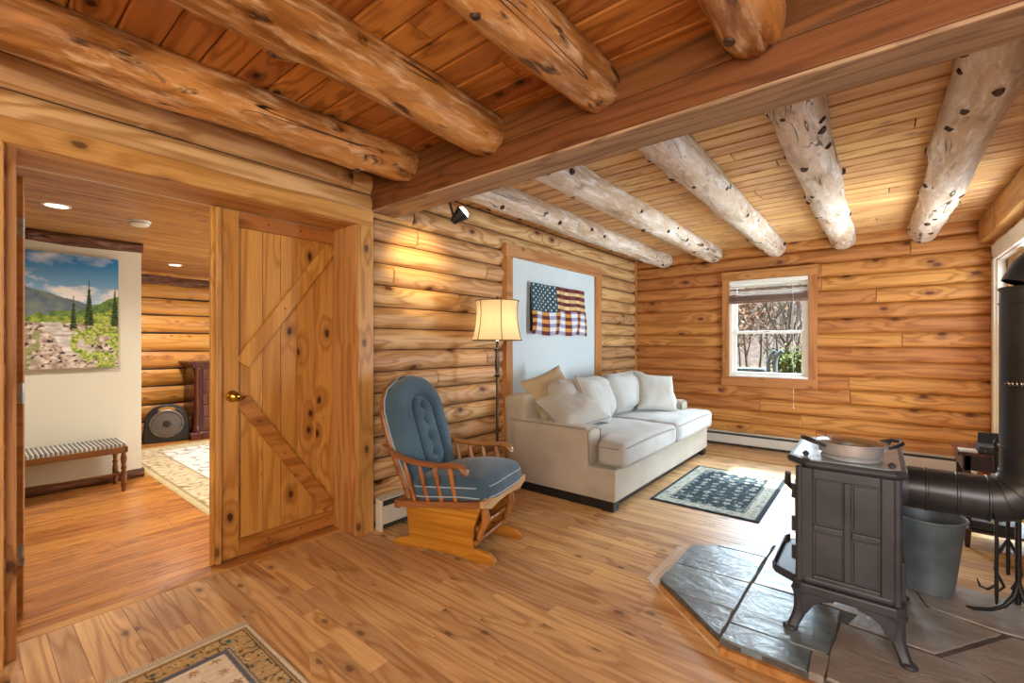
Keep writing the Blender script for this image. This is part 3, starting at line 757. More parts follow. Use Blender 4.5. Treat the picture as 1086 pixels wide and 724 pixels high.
# ------------------------------------------------------------------ floor lamp
lp = thing('floor_lamp', 'bronze floor lamp with glowing cream bell shade beside the sofa', 'lamp', (-2.34, 2.7, 0))
m = MB(); m.lathe([(.13, 0), (.13, .012), (.11, .022), (.05, .035), (.02, .05)], 28); m.build('base', M['bronze'], lp, smooth=40, local=True)
m = MB(); m.lathe([(.012, .04), (.011, .5), (.0115, .98), (.024, .985), (.026, .99), (.016, 1.0), (.014, 1.02), (.019, 1.06), (.021, 1.10), (.014, 1.16), (.016, 1.19), (.026, 1.195), (.026, 1.2), (.012, 1.21), (.010, 1.27)], 18); m.build('pole', M['bronze'], lp, smooth=40, local=True)
for pf in ([(.028, 1.0), (.030, 1.005), (.016, 1.012)], [(.026, 1.205), (.028, 1.21), (.012, 1.216)]): m = MB(); m.lathe(pf, 18); m.build('collar', M['silverm'], lp, smooth=40, local=True)
m = MB(); n = 32; rings = []
for i in range(9):
    v = i / 8; rr = .196 - .05 * math.sin(PI * .5 * v) + .025 * v * v; zz = 1.275 + .31 * v
    rings.append([(rr * math.cos(2 * PI * k / n) * (1 + .0), rr * math.sin(2 * PI * k / n), zz) for k in range(n)])
m.loft(rings, True, False); shd = m.build('lamp_shade', M['shade'], lp, smooth=80, local=True)
m = MB()
for k in range(6):
    a = 2 * PI * (k + .35) / 6
    m.tube([((.197 - .05 * math.sin(PI * .5 * v) + .025 * v * v) * math.cos(a), (.197 - .05 * math.sin(PI * .5 * v) + .025 * v * v) * math.sin(a), 1.275 + .31 * v) for v in [i / 8 for i in range(9)]], .0035, 6)
for v in (0, 1):
    rr = .197 - .05 * math.sin(PI * .5 * v) + .025 * v * v
    m.tube([(rr * math.cos(2 * PI * k / 32), rr * math.sin(2 * PI * k / 32), 1.275 + .31 * v) for k in range(33)], .004, 6)
m.build('shade_trim', plain('shade_braid', '#7a6238', .8), shd, smooth=60, local=True)
m = MB(); m.lathe([(.012, 1.27), (.014, 1.34), (.02, 1.36), (.034, 1.40), (.036, 1.43), (.022, 1.465), (.001, 1.475)], 16); m.build('bulb', M['bulb'], lp, smooth=60, local=True)
m = MB(); m.tube([(0, 0, 1.27), (.05, 0, 1.33), (.06, 0, 1.45), (.0, 0, 1.575), (-.06, 0, 1.45), (-.05, 0, 1.33), (0, 0, 1.27)], .0025, 6)
for k in range(3): m.tube([(0, 0, 1.58), (.16 * math.cos(2.1 * k), .16 * math.sin(2.1 * k), 1.584)], .002, 5)
m.lathe([(.005, 1.58), (.012, 1.59), (.008, 1.6), (.012, 1.612), (.001, 1.625)], 12); m.build('harp', M['bronze'], lp, smooth=60, local=True)

# ------------------------------------------------------------------ glider rocking chair
ch = thing('glider_chair', 'oak glider rocking chair with slate blue tufted cushions', 'chair', (-2.075, 2.0, 0), math.atan2(.248, .969))
XZ = Matrix(((1, 0, 0, 0), (0, 0, 1, 0), (0, 1, 0, 0), (0, 0, 0, 1)))     # prism (x,z) extruded along y
def xz(m, poly, y0, y1, r=None): m.prism(poly, y0, y1, XZ, r)
skid = [(-.335, .012), (-.32, .0), (-.24, .0), (-.1, .012), (.1, .012), (.24, .0), (.36, .0), (.378, .012), (.37, .035), (.33, .058), (.25, .07), (-.2, .07), (-.28, .05), (-.325, .035)]
side = [(-.205, .05), (-.235, .30), (.29, .335), (.275, .28), (.245, .20), (.235, .12), (.24, .05), (.17, .022), (.08, .03), (0, .05), (-.1, .035)]
for sg in (-1, 1):
    m = MB(); xz(m, skid, sg * .19 - .019, sg * .19 + .019); m.build('skid', M['oak'], ch, local=True, bevel=.006)
    m = MB(); xz(m, side, sg * .205 - .010, sg * .205 + .012); m.build('side_panel', M['oak'], ch, local=True, bevel=.004)
    m = MB(); m.tube([(.29, sg * .17, .30), (.305, sg * .17, .24), (.27, sg * .17, .17), (.255, sg * .17, .12)], [.02, .024, .018, .016], 10, flat=1.2); m.build('swing_arm', M['oak_z'], ch, local=True, smooth=60)
    for bx_, bz_ in ((.3, .285), (.285, .20)): m = MB(); m.lathe([(.009, -.016), (.009, .014)], 10, align((bx_, sg * .17, bz_), (0, 1, 0))); m.build('bolt', M['silverm'], ch, local=True, smooth=40)
for x, z in ((.262, .19), (.25, .105), (-.18, .12)):
    m = MB(); m.tube([(x, -.2, z), (x, .2, z)], .014, 10); m.build('stretcher', M['oak_z'], ch, local=True, smooth=50)
tl = math.atan2(.075, .56)
def seat_z(x): return .30 + (x + .24) * math.tan(tl)
# seat frame: side rails + front + back
for sg in (-1, 1):
    m = MB(); xz(m, [(-.24, .27), (-.24, .305), (.33, .305 + .57 * math.tan(tl)), (.33, .265 + .57 * math.tan(tl))], sg * .265 - .03, sg * .265 + .03); m.build('seat_rail', M['arm'], ch, local=True, bevel=.008)
m = MB()
ap = [(-.29, .385), (.29, .385), (.29, .345), (.25, .335), (.2, .315), (.1, .33), (0, .335), (-.1, .33), (-.2, .315), (-.25, .335), (-.29, .345)]
m.loft([[(.325, y_, z_) for y_, z_ in ap], [(.352, y_, z_) for y_, z_ in ap]]); m.build('front_rail', M['oak_l'], ch, local=True, bevel=.004)
m = MB(); m.box(-.26, -.225, -.29, .29, .262, .312); m.build('back_rail', M['arm'], ch, local=True, bevel=.006)
m = MB(); xz(m, [(-.23, .30), (-.23, .306), (.33, .306 + .56 * math.tan(tl)), (.33, .30 + .56 * math.tan(tl))], -.24, .24); m.build('seat_deck', M['denim_d'], ch, local=True)
# back: bent hoop + slats
B0 = Vector((-.20, 0, .30)); U = Vector((-.32, 0, .947)).normalized(); N = Vector((.947, 0, .32)).normalized()
def bp(y, t, n_=0): return tuple(B0 + U * t + N * n_ + Vector((0, y, 0)))
def hoop_w(t):          # half width of back at height t (0..0.74)
    if t < .50: return .215 + .045 * smoothstep(0, .4, t)
    s_ = (t - .50) / .24
    return .26 * math.sqrt(max(0, 1 - s_ * s_ * .999))
pts = [bp(-hoop_w(t_), t_) for t_ in [0, .1, .2, .3, .4, .5, .57, .63, .68, .71, .73, .738]]
pts += [bp(hoop_w(t_), t_) for t_ in [.738, .73, .71, .68, .63, .57, .5, .4, .3, .2, .1, 0]]
m = MB(); m.tube(pts, .021, 10, up=N); m.build('back_frame', M['arm'], ch, local=True, smooth=60)
for k in range(5):
    y_ = -.16 + .08 * k; m = MB(); m.tube([bp(y_, 0), bp(y_ * 1.02, .35), bp(y_, .66 if abs(y_) < .1 else .6)], .011, 8); m.build('back_spindle', M['oak_z'], ch, local=True, smooth=60)
for sg in (-1, 1):
    m = MB()
    P = [(-.36, sg * .265, .63), (-.30, sg * .272, .605), (-.22, sg * .285, .572), (-.10, sg * .295, .553), (.05, sg * .30, .553), (.16, sg * .30, .565), (.215, sg * .298, .562), (.245, sg * .295, .535), (.25, sg * .294, .52)]
    m.tube(P, [.018, .024, .030, .033, .034, .036, .036, .033, .022], 12, flat=.42, up=(0, 0, 1)); m.build('armrest', M['arm'], ch, local=True, smooth=60)
    for k in range(4):
        a = Vector((-.12 + .095 * k, sg * .272, .318 + .012 * k)); b = Vector((-.185 + .105 * k, sg * .294, .548 + .003 * k)); d_ = b - a
        m = MB(); m.lathe([(.014, 0), (.016, .02), (.011, .035), (.016, .06), (.014, .085)] + [(.0125 + .002 * (i % 2), .09 + .0085 * i) for i in range(12)] + [(.011, .2), (.009, d_.length)], 10, align(a, d_)); m.build('spindle', M['oak_z'], ch, local=True, smooth=60)
# back cushion (tufted): heightfield on the hoop outline
def bc_h(y, t):
    hw = max(.02, hoop_w(min(.735, t)) + .012); e = abs(y) / hw
    edge = max(0, 1 - e ** 6) ** .5
    tt = (t - .06) / .70
    edge *= max(0, 1 - abs(2 * tt - 1) ** 10) ** .5
    # inner capsule channel
    cy = max(.22, min(.50, t)); dist = math.hypot(y, t - cy)
    h = .10 * edge
    h -= .042 * math.exp(-((dist - .105) / .018) ** 2)
    h -= .022 * math.exp(-((dist - .155) / .1) ** 2) * 0
    for bt in (.22, .33, .44, .54):
        h -= .035 * math.exp(-((y / .028) ** 2 + ((t - bt) / .026) ** 2))
    h -= .010 * math.exp(-(y / .018) ** 2) * (1 if .2 < t < .56 else 0)
    if dist > .115: 
        an = math.atan2(t - cy, y); h += .0025 * math.sin(an * 26) * math.exp(-((dist - .13) / .03) ** 2)
    return h
m = MB(); nu, nv = 56, 70
def fr_(u, v):
    t_ = .055 + .705 * v; hw = hoop_w(min(.7385, t_ - .012)) + .015; hw = max(.03, hw); y_ = (2 * u - 1) * hw
    return bp(y_, t_, .028 + bc_h(y_, t_))
def bk_(u, v):
    t_ = .055 + .705 * v; hw = hoop_w(min(.7385, t_ - .012)) + .015; hw = max(.03, hw); y_ = (2 * u - 1) * hw
    return bp(y_, t_, .022)
m.grid(fr_, nu, nv); m.grid(bk_, nu, nv, flip=True)
bcu = m.build('back_cushion', M['denim'], ch, local=True, smooth=80)
m = MB(); m.tube([bp((hoop_w(min(.7385, t_ - .012)) + .016) * s_, t_, .03) for s_, ts in ((-1, [.06 + .0695 * i for i in range(11)]), (1, [.755 - .0695 * i for i in range(11)])) for t_ in ts], .005, 6); m.build('piping', M['denim_p'], bcu, local=True, smooth=60)
for bt in (.22, .33, .44, .54): m = MB(); m.lathe([(.012, 0), (.011, .006), (.001, .009)], 12, align(bp(0, bt, .028 + bc_h(0, bt)), N)); m.build('button', M['denim'], bcu, local=True, smooth=60)
m = MB()
def sfn(q):
    k_ = 1 - .10 * min(1, abs(q.x) / .28) ** 3 * min(1, abs(q.y) / .28) ** 3; q.x *= k_; q.y *= k_
    q.z -= .022 * smoothstep(.10, .27, q.x) * (1 if q.z < 0 else .6) - .008 * math.sin(q.y * 11 + q.x * 6) * (1 if q.z > .02 else 0) * .5; return q
m.cush(.57, .57, .11, .054, 24, .045, TR(.085, 0, .405, 0, -tl), .006, 4, sfn); scu = m.build('seat_cushion', M['denim'], ch, local=True, smooth=80)
m = MB()
Ms = TR(.085, 0, .405, 0, -tl)
for zz in (.024, -.030):
    pts = []
    for i in range(41):
        a = 2 * PI * i / 40; ca, sa = math.cos(a), math.sin(a); k = .262 / max(abs(ca), abs(sa)) if max(abs(ca), abs(sa)) > .80 else .262 / .80
        k = .287 / ((abs(ca) ** 7 + abs(sa) ** 7) ** (1 / 7))
        q = Vector((k * ca, k * sa, zz)); q = sfn(q); pts.append(tuple(Ms @ q))
    m.tube(pts, .004, 6)
m.build('piping', M['denim_p'], scu, local=True, smooth=60)

# ------------------------------------------------------------------ rugs (woven colour patterns)
def motif(px, py, cell, seed, jit=.25):
    """returns (petal mask, centre mask, id) of a field of flowers"""
    best = np.zeros_like(px); cen = np.zeros_like(px); idn = np.zeros_like(px)
    rg = np.random.RandomState(seed); tabl = rg.rand(97, 4)
    gx = np.floor(px / cell).astype(int); gy = np.floor(py / cell).astype(int)
    for di in (-1, 0, 1):
        for dj in (-1, 0, 1):
            ix, iy = gx + di, gy + dj; h = (ix * 31 + iy * 57) % 97
            cx = (ix + .5 + (tabl[h, 0] - .5) * jit) * cell; cy = (iy + .5 + (tabl[h, 1] - .5) * jit) * cell
            dx, dy = px - cx, py - cy; d = np.hypot(dx, dy) / cell; an = np.arctan2(dy, dx) + tabl[h, 2] * 6.28
            np_ = 4 + (h % 3); rad = (.22 + .16 * tabl[h, 3]) * (.72 + .28 * np.cos(an * np_))
            hit = d < rad
            best = np.where(hit, 1 - d / np.maximum(rad, .01), best); cen = np.where(d < .08, 1, cen); idn = np.where(hit, tabl[h, 2], idn)
    return best, cen, idn
def vine(px, py, f, seed):
    a = np.sin(px * f + 1.7 * np.sin(py * f * .8 + seed)) + np.sin(py * f * 1.1 + 1.5 * np.sin(px * f * .7 + seed * 2))
    return np.abs(a) < .16
def lin(c): return np.array(hx(c)[:3])
def rug(name, label, x0, x1, y0, y1, step, colfn, fringe=None, h=.008):
    m = MB(); nx = int((x1 - x0) / step); ny = int((y1 - y0) / step)
    xs = np.linspace(x0, x1, nx + 1); ys = np.linspace(y0, y1, ny + 1); X, Y = np.meshgrid(xs, ys)
    dE = np.minimum(np.minimum(X - x0, x1 - X), np.minimum(Y - y0, y1 - Y))
    col = colfn(X, Y, dE, x0, x1, y0, y1)
    rg = np.random.RandomState(3); col = col * (.9 + .2 * rg.rand(*X.shape))[..., None]
    zz = h + .0012 * np.sin(X * 900)
    zz = np.where(dE < 1e-6, .001, zz)
    m.v = [tuple(p) for p in np.stack([X, Y, zz], -1).reshape(-1, 3).tolist()]
    w_ = nx + 1
    m.f = [(j * w_ + i, j * w_ + i + 1, (j + 1) * w_ + i + 1, (j + 1) * w_ + i) for j in range(ny) for i in range(nx)]
    m.m = [0] * len(m.f); m.r = [.5] * len(m.f)
    m.vc = np.concatenate([np.clip(col, 0, 1), np.ones(col.shape[:2] + (1,))], -1).reshape(-1, 4)
    o = thing(name, label, 'rug', ((x0 + x1) / 2, (y0 + y1) / 2, 0))
    p_ = m.build('rug_pile', M['vc_rug'], o, smooth=80)
    if fringe:
        m = MB()
        yy = y0 + .003
        while yy < y1:
            m.box(fringe - .032 + R.uniform(-.006, .004), fringe + .002, yy, yy + .005, .001, .005, Matrix.Identity(4)); yy += .0068
        f_ = m.build('fringe', M['fringe'], o); f_['kind'] = 'stuff'
    return o
def rug_near(X, Y, dE, x0, x1, y0, y1):
    c = np.empty(X.shape + (3,)); c[:] = lin('#d8cdb8')
    pet, cen, idn = motif(X, Y, .085, 5); pal = [lin('#8a6a52'), lin('#8f8a4a'), lin('#6f7480'), lin('#a58468')]
    for i, q in enumerate(pal): c = np.where(((pet > .12) & (idn * 4 >= i) & (idn * 4 < i + 1))[..., None], q, c)
    c = np.where((pet > .75)[..., None], lin('#c9a97a'), c)
    bo = dE < .135
    b = np.empty_like(c); b[:] = lin('#b59a6c'); p2, c2, i2 = motif(X + .03, Y, .062, 9)
    b = np.where(vine(X, Y, 95, 1.3)[..., None], lin('#54452f'), b); b = np.where((p2 > .2)[..., None], np.where((i2 > .7)[..., None], lin('#4f6a70'), lin('#c8b48c')), b); b = np.where((c2 > 0)[..., None], lin('#2a2520'), b)
    c = np.where(bo[..., None], b, c)
    for a, d_, q in ((.112, .140, '#5f6470'), (.118, .122, '#b9a888'), (.0, .020, '#cfc4ab'), (.020, .026, '#5a4632'), (.026, .034, '#b59a6c'), (.034, .038, '#6a5238')):
        c = np.where(((dE >= a) & (dE < d_))[..., None], lin(q), c)
    return c
def rug_dark(X, Y, dE, x0, x1, y0, y1):
    c = np.empty(X.shape + (3,)); c[:] = lin('#26343c'); p, ce, i = motif(X, Y, .095, 3, .35)
    c = np.where(vine(X, Y, 52, .4)[..., None], lin('#5d6f74'), c)
    c = np.where((p > .08)[..., None], lin('#b9bcb0'), c); c = np.where((p > .55)[..., None], lin('#7d8a86'), c); c = np.where((ce > 0)[..., None], lin('#39474c'), c)
    bo = dE < .13; b = np.empty_like(c); b[:] = lin('#b5b5a6'); p2, c2, i2 = motif(X + .02, Y + .03, .065, 7)
    b = np.where(vine(X, Y, 80, 2.2)[..., None], lin('#6f7d7e'), b); b = np.where((p2 > .2)[..., None], lin('#55666c'), b); b = np.where((c2 > 0)[..., None], lin('#d0cec0'), b)
    c = np.where(bo[..., None], b, c)
    for a, d_, q in ((.13, .137, '#26343c'), (.112, .119, '#3a474e'), (.028, .034, '#8a8f88'), (0, .028, '#28343b')): c = np.where(((dE >= a) & (dE < d_))[..., None], lin(q), c)
    return c
def rug_hall(X, Y, dE, x0, x1, y0, y1):
    c = np.empty(X.shape + (3,)); c[:] = lin('#dcdad6'); p, ce, i = motif(X, Y, .22, 3, .5)
    c = np.where(vine(X, Y, 22, .4)[..., None], lin('#9a9488'), c); c = np.where((p > .1)[..., None], lin('#b3a796'), c); c = np.where((p > .5)[..., None], lin('#8d8f92'), c)
    bo = dE < .30; b = np.empty_like(c); b[:] = lin('#c4b494'); p2, c2, i2 = motif(X, Y, .13, 8)
    b = np.where((p2 > .15)[..., None], lin('#d3c7ab'), b); b = np.where(vine(X, Y, 40, 1.0)[..., None], lin('#8f7a58'), b)
    c = np.where(bo[..., None], b, c)
    for a, d_, q in ((.29, .31, '#8f8468'), (.05, .065, '#8f7c58'), (0, .05, '#c3b289')): c = np.where(((dE >= a) & (dE < d_))[..., None], lin(q), c)
    return c
rug('fringed_rug', 'beige floral rug with cream fringe at the bottom of the view', -2.17, -.75, -1.1, .815, .0058, rug_near, -2.17)
rug('area_rug', 'small dark teal floral rug in front of the sofa', -1.42, -.635, 3.50, 4.76, .0065, rug_dark)
rug('hall_rug', 'large pale beige rug in the room beyond the doorway', -6.72, -3.2, 1.147, 3.6, .018, rug_hall)

# ------------------------------------------------------------------ hearth
he = thing('stone_hearth', 'raised flagstone hearth with angled corner under the iron stove', 'hearth', (0, 2.5, 0))
poly = [(-.855, 2.245), (-.855, 2.74), (-.47, 3.06), (-.40, 3.1), (.80, 3.1), (.80, 2.06), (.825, 1.95), (-.495, 1.95)]
m = MB(); m.prism(poly[:5] + [(.80, 1.95), (-.495, 1.95)], .0, .053); m.build('base', M['mortar'], he, bevel=.006)
slabs = [([(-.85, 2.25), (-.845, 2.455), (-.497, 2.475), (-.502, 2.20), (-.745, 2.18)], .1), ([(-.74, 2.165), (-.505, 2.185), (-.505, 1.98), (-.51, 1.975)], .15), ([(-.845, 2.47), (-.85, 2.73), (-.745, 2.815), (-.49, 2.83), (-.495, 2.495)], .2),
         ([(-.725, 2.832), (-.48, 3.04), (-.485, 2.85)], .05), ([(-.465, 2.85), (-.46, 3.055), (-.42, 3.09), (-.31, 3.09), (-.295, 2.515), (-.475, 2.51)], .3), ([(-.478, 2.492), (-.13, 2.475), (-.15, 2.13), (-.16, 2.105), (-.483, 2.09)], .25),
         ([(-.483, 2.072), (-.205, 2.085), (-.205, 1.955), (-.487, 1.955)], .35), ([(-.19, 2.088), (-.145, 2.092), (-.15, 1.955), (-.19, 1.955)], .6), ([(-.115, 2.37), (.06, 2.35), (.28, 2.33), (.5, 2.1), (.5, 1.955), (-.135, 1.955), (-.135, 2.1)], .7),
         ([(-.28, 2.52), (-.06, 2.505), (-.09, 2.40), (.17, 2.375), (.39, 2.70), (.17, 2.76), (.10, 3.09), (-.295, 3.09)], .8), ([(.19, 2.775), (.40, 2.725), (.79, 2.75), (.79, 3.09), (.12, 3.09)], .75), ([(.20, 2.365), (.30, 2.345), (.52, 2.11), (.79, 1.99), (.79, 2.73), (.43, 2.70)], .9), ([(.52, 2.09), (.52, 1.955), (.79, 1.955), (.79, 1.97)], .65)]
for q, rr in slabs:
    m = MB(); cx = sum(a for a, b in q) / len(q); cy = sum(b for a, b in q) / len(q)
    # subdivide and roughen the outline
    pts = []
    for i, (a, b) in enumerate(q):
        a2, b2 = q[(i + 1) % len(q)]; L = math.hypot(a2 - a, b2 - b); k = max(1, int(L / .035))
        for j in range(k):
            u = j / k; px, py = a + (a2 - a) * u, b + (b2 - b) * u
            nv_ = mn.noise(Vector((px * 14, py * 14, rr * 10))) * .006 if j else 0
            dl = math.hypot(px - cx, py - cy) or 1
            pts.append((px + (cx - px) / dl * (-.006 + nv_ * .7), py + (cy - py) / dl * (-.006 + nv_ * .7)))
    hz = .058 + .004 * mn.noise(Vector((cx * 3, cy * 3, 1)))
    m.cr = rr; n_ = len(pts)
    m.loft([[(a, b, .03) for a, b in pts], [(a, b, hz - .004) for a, b in pts], [(a + (cx - a) * .012, b + (cy - b) * .012, hz + .001 * mn.noise(Vector((a * 9, b * 9, 3)))) for a, b in pts]])
    m.build('flagstone', M['slate'], he, smooth=30)
m = MB(); m.box(-.497, .80, 1.93, 1.951, 0, .028)
m.loft([[(-.86, 2.243, 0), (-.845, 2.255, 0), (-.49, 1.965, 0), (-.497, 1.948, 0)], [(-.86, 2.243, .034), (-.845, 2.255, .034), (-.49, 1.965, .034), (-.497, 1.948, .034)]])
m.build('wooden_edge', M['hdr'], he)
# floor border boards around it
def strip(q): mm = MB(); mm.prism(q, 0, .004); return mm
m = MB()
for q in ([(-.95, 2.31), (-.855, 2.245), (-.855, 2.75), (-.95, 2.79)], [(-.95, 2.31), (-.50, 1.935), (-.495, 1.95), (-.855, 2.245)], [(-.95, 2.79), (-.855, 2.75), (-.47, 3.065), (-.50, 3.13)]): m.prism(q, 0, .003)
m.build('floor_border', wood('hearth_border_wood', '#e6d6be', '#d4bda0', 1, ring=4, knot=.2, var=.2, rough=.35), he)

# ------------------------------------------------------------------ cast iron stove
HZ = .06
st = thing('wood_stove', 'dark cast iron wood stove with panelled side on curved legs', 'stove', (-.10, 2.5, HZ))
m = MB(); m.box(-.25, .058, 2.225, 2.755, .27, .735); m.build('body', M['iron'], st, bevel=.012, seg=3)
# side panel relief on both ends: corner posts, frame, cross bars
for yy, sg in ((2.225, -1), (2.755, 1)):
    m = MB(); y0, y1 = (yy - .012, yy + .004) if sg < 0 else (yy - .004, yy + .012)
    for b in [(-.255, -.205, .27, .735), (.012, .062, .27, .735), (-.205, .012, .695, .735), (-.205, .012, .27, .30), (-.103, -.078, .30, .695), (-.205, -.103, .478, .505), (-.078, .012, .478, .505)]:
        m.box(b[0], b[1], y0, y1, b[2], b[3])
    m.build('side_panel', M['iron'], st, bevel=.005)
    m = MB()
    for b in [(-.197, -.11, .308, .470), (-.071, .004, .308, .470), (-.197, -.11, .513, .687), (-.071, .004, .513, .687)]:
        m.box(b[0], b[1], yy - .005 if sg < 0 else yy - .002, yy + .002 if sg < 0 else yy + .005, b[2], b[3])
    m.build('panel_field', M['iron'], st, bevel=.003)
for x in (-.252, .06):
    for y in (2.222, 2.758): m = MB(); m.tube([(x, y, .265), (x, y, .738)], .014, 12); m.build('corner_post', M['iron'], st, smooth=50)
# doors on the hearth side (-X)
for y0, y1 in ((2.495, 2.71), (2.27, 2.485)):
    m = MB(); m.box(-.272, -.248, y0, y1, .31, .70); dr = m.build('door', M['iron'], st, bevel=.006)
    m = MB(); m.box(-.278, -.268, y0 + .03, y1 - .03, .44, .66); m.build('door_window', M['blackp'], dr, bevel=.006)
m = MB(); m.tube([(-.275, 2.49, .56), (-.305, 2.47, .57), (-.325, 2.45, .60), (-.322, 2.44, .65)], [.009, .011, .015, .012], 10); m.build('handle', M['iron'], dr, smooth=60)
for zz in (.36, .48, .62): m = MB(); m.tube([(-.274, 2.262, zz - .03), (-.274, 2.262, zz + .03)], .011, 10); m.build('hinge', M['iron'], dr, smooth=50)
# base skirt with ash lip
def oct_(x0, x1, y0, y1, c): return [(x0 + c, y0), (x1 - c, y0), (x1, y0 + c), (x1, y1 - c), (x1 - c, y1), (x0 + c, y1), (x0, y1 - c), (x0, y0 + c)]
m = MB(); m.prism(oct_(-.275, .088, 2.195, 2.79, .03), .222, .262); m.prism(oct_(-.262, .075, 2.21, 2.775, .03), .262, .285)
m.build('skirt', M['iron'], st, bevel=.007)
m = MB(); m.prism([(-.27, 2.24), (-.345, 2.30), (-.36, 2.33), (-.36, 2.68), (-.345, 2.71), (-.27, 2.76)], .232, .246)
m.prism([(-.345, 2.30), (-.36, 2.33), (-.36, 2.68), (-.345, 2.71), (-.352, 2.71), (-.368, 2.68), (-.368, 2.33), (-.352, 2.295)], .232, .268); m.prism([(-.27, 2.24), (-.352, 2.295), (-.345, 2.302), (-.265, 2.25)], .232, .268)
m.build('ash_lip', M['iron'], st, bevel=.004)
m = MB(); m.box(.062, .085, 2.25, 2.73, .27, .42); m.build('heat_shield', M['iron'], st, bevel=.006)
# legs: cabriole
for sx, x in ((-1, -.245), (1, .055)):
    for sy, y in ((-1, 2.24), (1, 2.745)):
        m = MB()
        rings = []
        for i in range(9):
            v = i / 8; z = HZ + .168 * (1 - v) - .0
            ox = sx * (.002 + .034 * v ** 1.3 - .012 * math.sin(PI * v)); oy = sy * (.002 + .034 * v ** 1.3 - .012 * math.sin(PI * v))
            hw = .036 - .018 * v ** .6 + (.006 if i == 8 else 0)
            c = Vector((x + ox, y + oy, z)); e = .008
            rings.append([(c.x + a * hw, c.y + b * hw, c.z) for a, b in ((-1, -.6), (-.6, -1), (.6, -1), (1, -.6), (1, .6), (.6, 1), (-.6, 1), (-1, .6))])
        m.loft(rings)
        m.lathe([(.027, 0), (.028, .008), (.020, .016)], 14, TR(x + sx * .037, y + sy * .037, HZ))
        # knee bracket along the skirt
        for ax in (0, 1):
            q = [(0, .222), (.115, .222), (.11, .208), (.075, .198), (.045, .178), (.02, .135), (0, .12)]
            if ax == 0: ring = [[(x - sx * a, y + dy_, z) for a, z in q] for dy_ in (sy * .006, sy * .03)]
            else: ring = [[(x + dx_, y - sy * a, z) for a, z in q] for dx_ in (sx * .006, sx * .03)]
            m.loft(ring)
        m.build('leg', M['iron'], st, smooth=35, bevel=.003)
# top plate
def topoly(e, c): return [(-.285 + c - e, 2.20 - e), (.05 + e, 2.20 - e), (.085 + e, 2.23 - e), (.085 + e, 2.77 + e), (.05 + e, 2.80 + e), (-.22 - e, 2.80 + e), (-.295 - e, 2.725 + e), (-.295 - e, 2.275 - e)]
m = MB(); P0 = topoly(-.015, .065); P1 = topoly(0, .065); P2 = topoly(.006, .065)
m.loft([[(a, b, .733) for a, b in P0], [(a, b, .742) for a, b in P1], [(a, b, .752) for a, b in P2], [(a, b, .762) for a, b in P2], [(a, b, .770) for a, b in P1]]); tp_ = m.build('top', M['iron'], st, smooth=30)
m = MB(); m.prism(topoly(-.014, .065), .769, .7725); ts = m.build('griddle', M['iron_top'], tp_, bevel=.001); 
for x, y in ((-.235, 2.275), (.045, 2.245), (.04, 2.755), (-.2, 2.75)): m = MB(); m.lathe([(.008, .768), (.008, .776), (.012, .780), (.012, .787), (.005, .794), (.001, .795)], 12, TR(x, y, 0)); m.build('bolt', M['iron'], tp_, smooth=40)
# flue collar
m = MB(); m.lathe([(.092, .0), (.092, .012), (.082, .016), (.080, .05), (.074, .05), (.074, 0)], 28, align((.06, 2.5, .655), (1, 0, 0))); m.build('flue_collar', M['iron'], st, smooth=40)

# stovepipe
sp = thing('stovepipe', 'dark steel stovepipe elbowing up behind the wood stove', 'pipe', (.3, 2.5, .65))
pr = .084
m = MB(); m.tube([(.10, 2.5, .655), (.33, 2.5, .655)], pr, 32, cap=False)
m.build('horizontal_pipe', M['pipe'], sp, smooth=50)
def gored(c, r0, a0, a1, n, fx):
    m = MB(); pts = [fx(c, r0, a0 + (a1 - a0) * i / n) for i in range(n + 1)]
    m.tube(pts, [pr * (1.01 if i % 2 else 1.0) for i in range(len(pts))], 32, cap=False); return m
cx, cz, r0 = .33, .655 + .115, .115
m = MB(); rings = []
pts = [(cx + r0 * math.sin(a), 2.5, cz - r0 * math.cos(a)) for a in [PI / 2 * i / 4 for i in range(5)]]
m.tube(pts, pr * 1.01, 32, cap=False); m.build('elbow', M['pipe'], sp, smooth=20)
vx = cx + r0
m = MB(); m.tube([(vx, 2.5, cz), (vx, 2.5, 1.46)], pr, 32, cap=False); m.build('vertical_pipe', M['pipe'], sp, smooth=50)
m = MB(); m.tube([(vx, 2.5, 1.46), (vx + .02, 2.5, 1.51), (vx + .14, 2.5, 1.65), (.86, 2.5, 1.92)], pr * 1.01, 32, cap=False); m.build('upper_elbow', M['pipe'], sp, smooth=20)
def ring_(p, d, k=1.03): mm = MB(); return align(p, d)
m = MB()
for p, d in (((.155, 2.5, .655), (1, 0, 0)), ((.245, 2.5, .655), (1, 0, 0)), ((.33, 2.5, .655), (1, 0, 0)), ((vx, 2.5, cz + .0), (0, 0, 1)), ((vx, 2.5, .86), (0, 0, 1)), ((vx, 2.5, 1.40), (0, 0, 1)), ((vx, 2.5, 1.455), (0, 0, 1))):
    m = MB(); m.lathe([(pr * .99, -.006), (pr * 1.035, -.003), (pr * 1.035, .003), (pr * .99, .006)], 32, align(p, d), cap=False); m.build('seam_ring', M['pipe'], sp, smooth=50)
for i in (1, 2, 3):
    a = PI / 2 * i / 4; m = MB(); m.lathe([(pr * .99, -.004), (pr * 1.035, -.001), (pr * 1.035, .001), (pr * .99, .004)], 32, align((cx + r0 * math.sin(a), 2.5, cz - r0 * math.cos(a)), (math.cos(a), 0, math.sin(a))), cap=False); m.build('seam_ring', M['pipe'], sp, smooth=50)
m = MB(); pts = []
hd = Vector((-.35, -.94, 0)).normalized(); p0 = Vector((vx, 2.5, 1.105)) + hd * pr
m.tube([tuple(p0), tuple(p0 + hd * .03)], .004, 8)
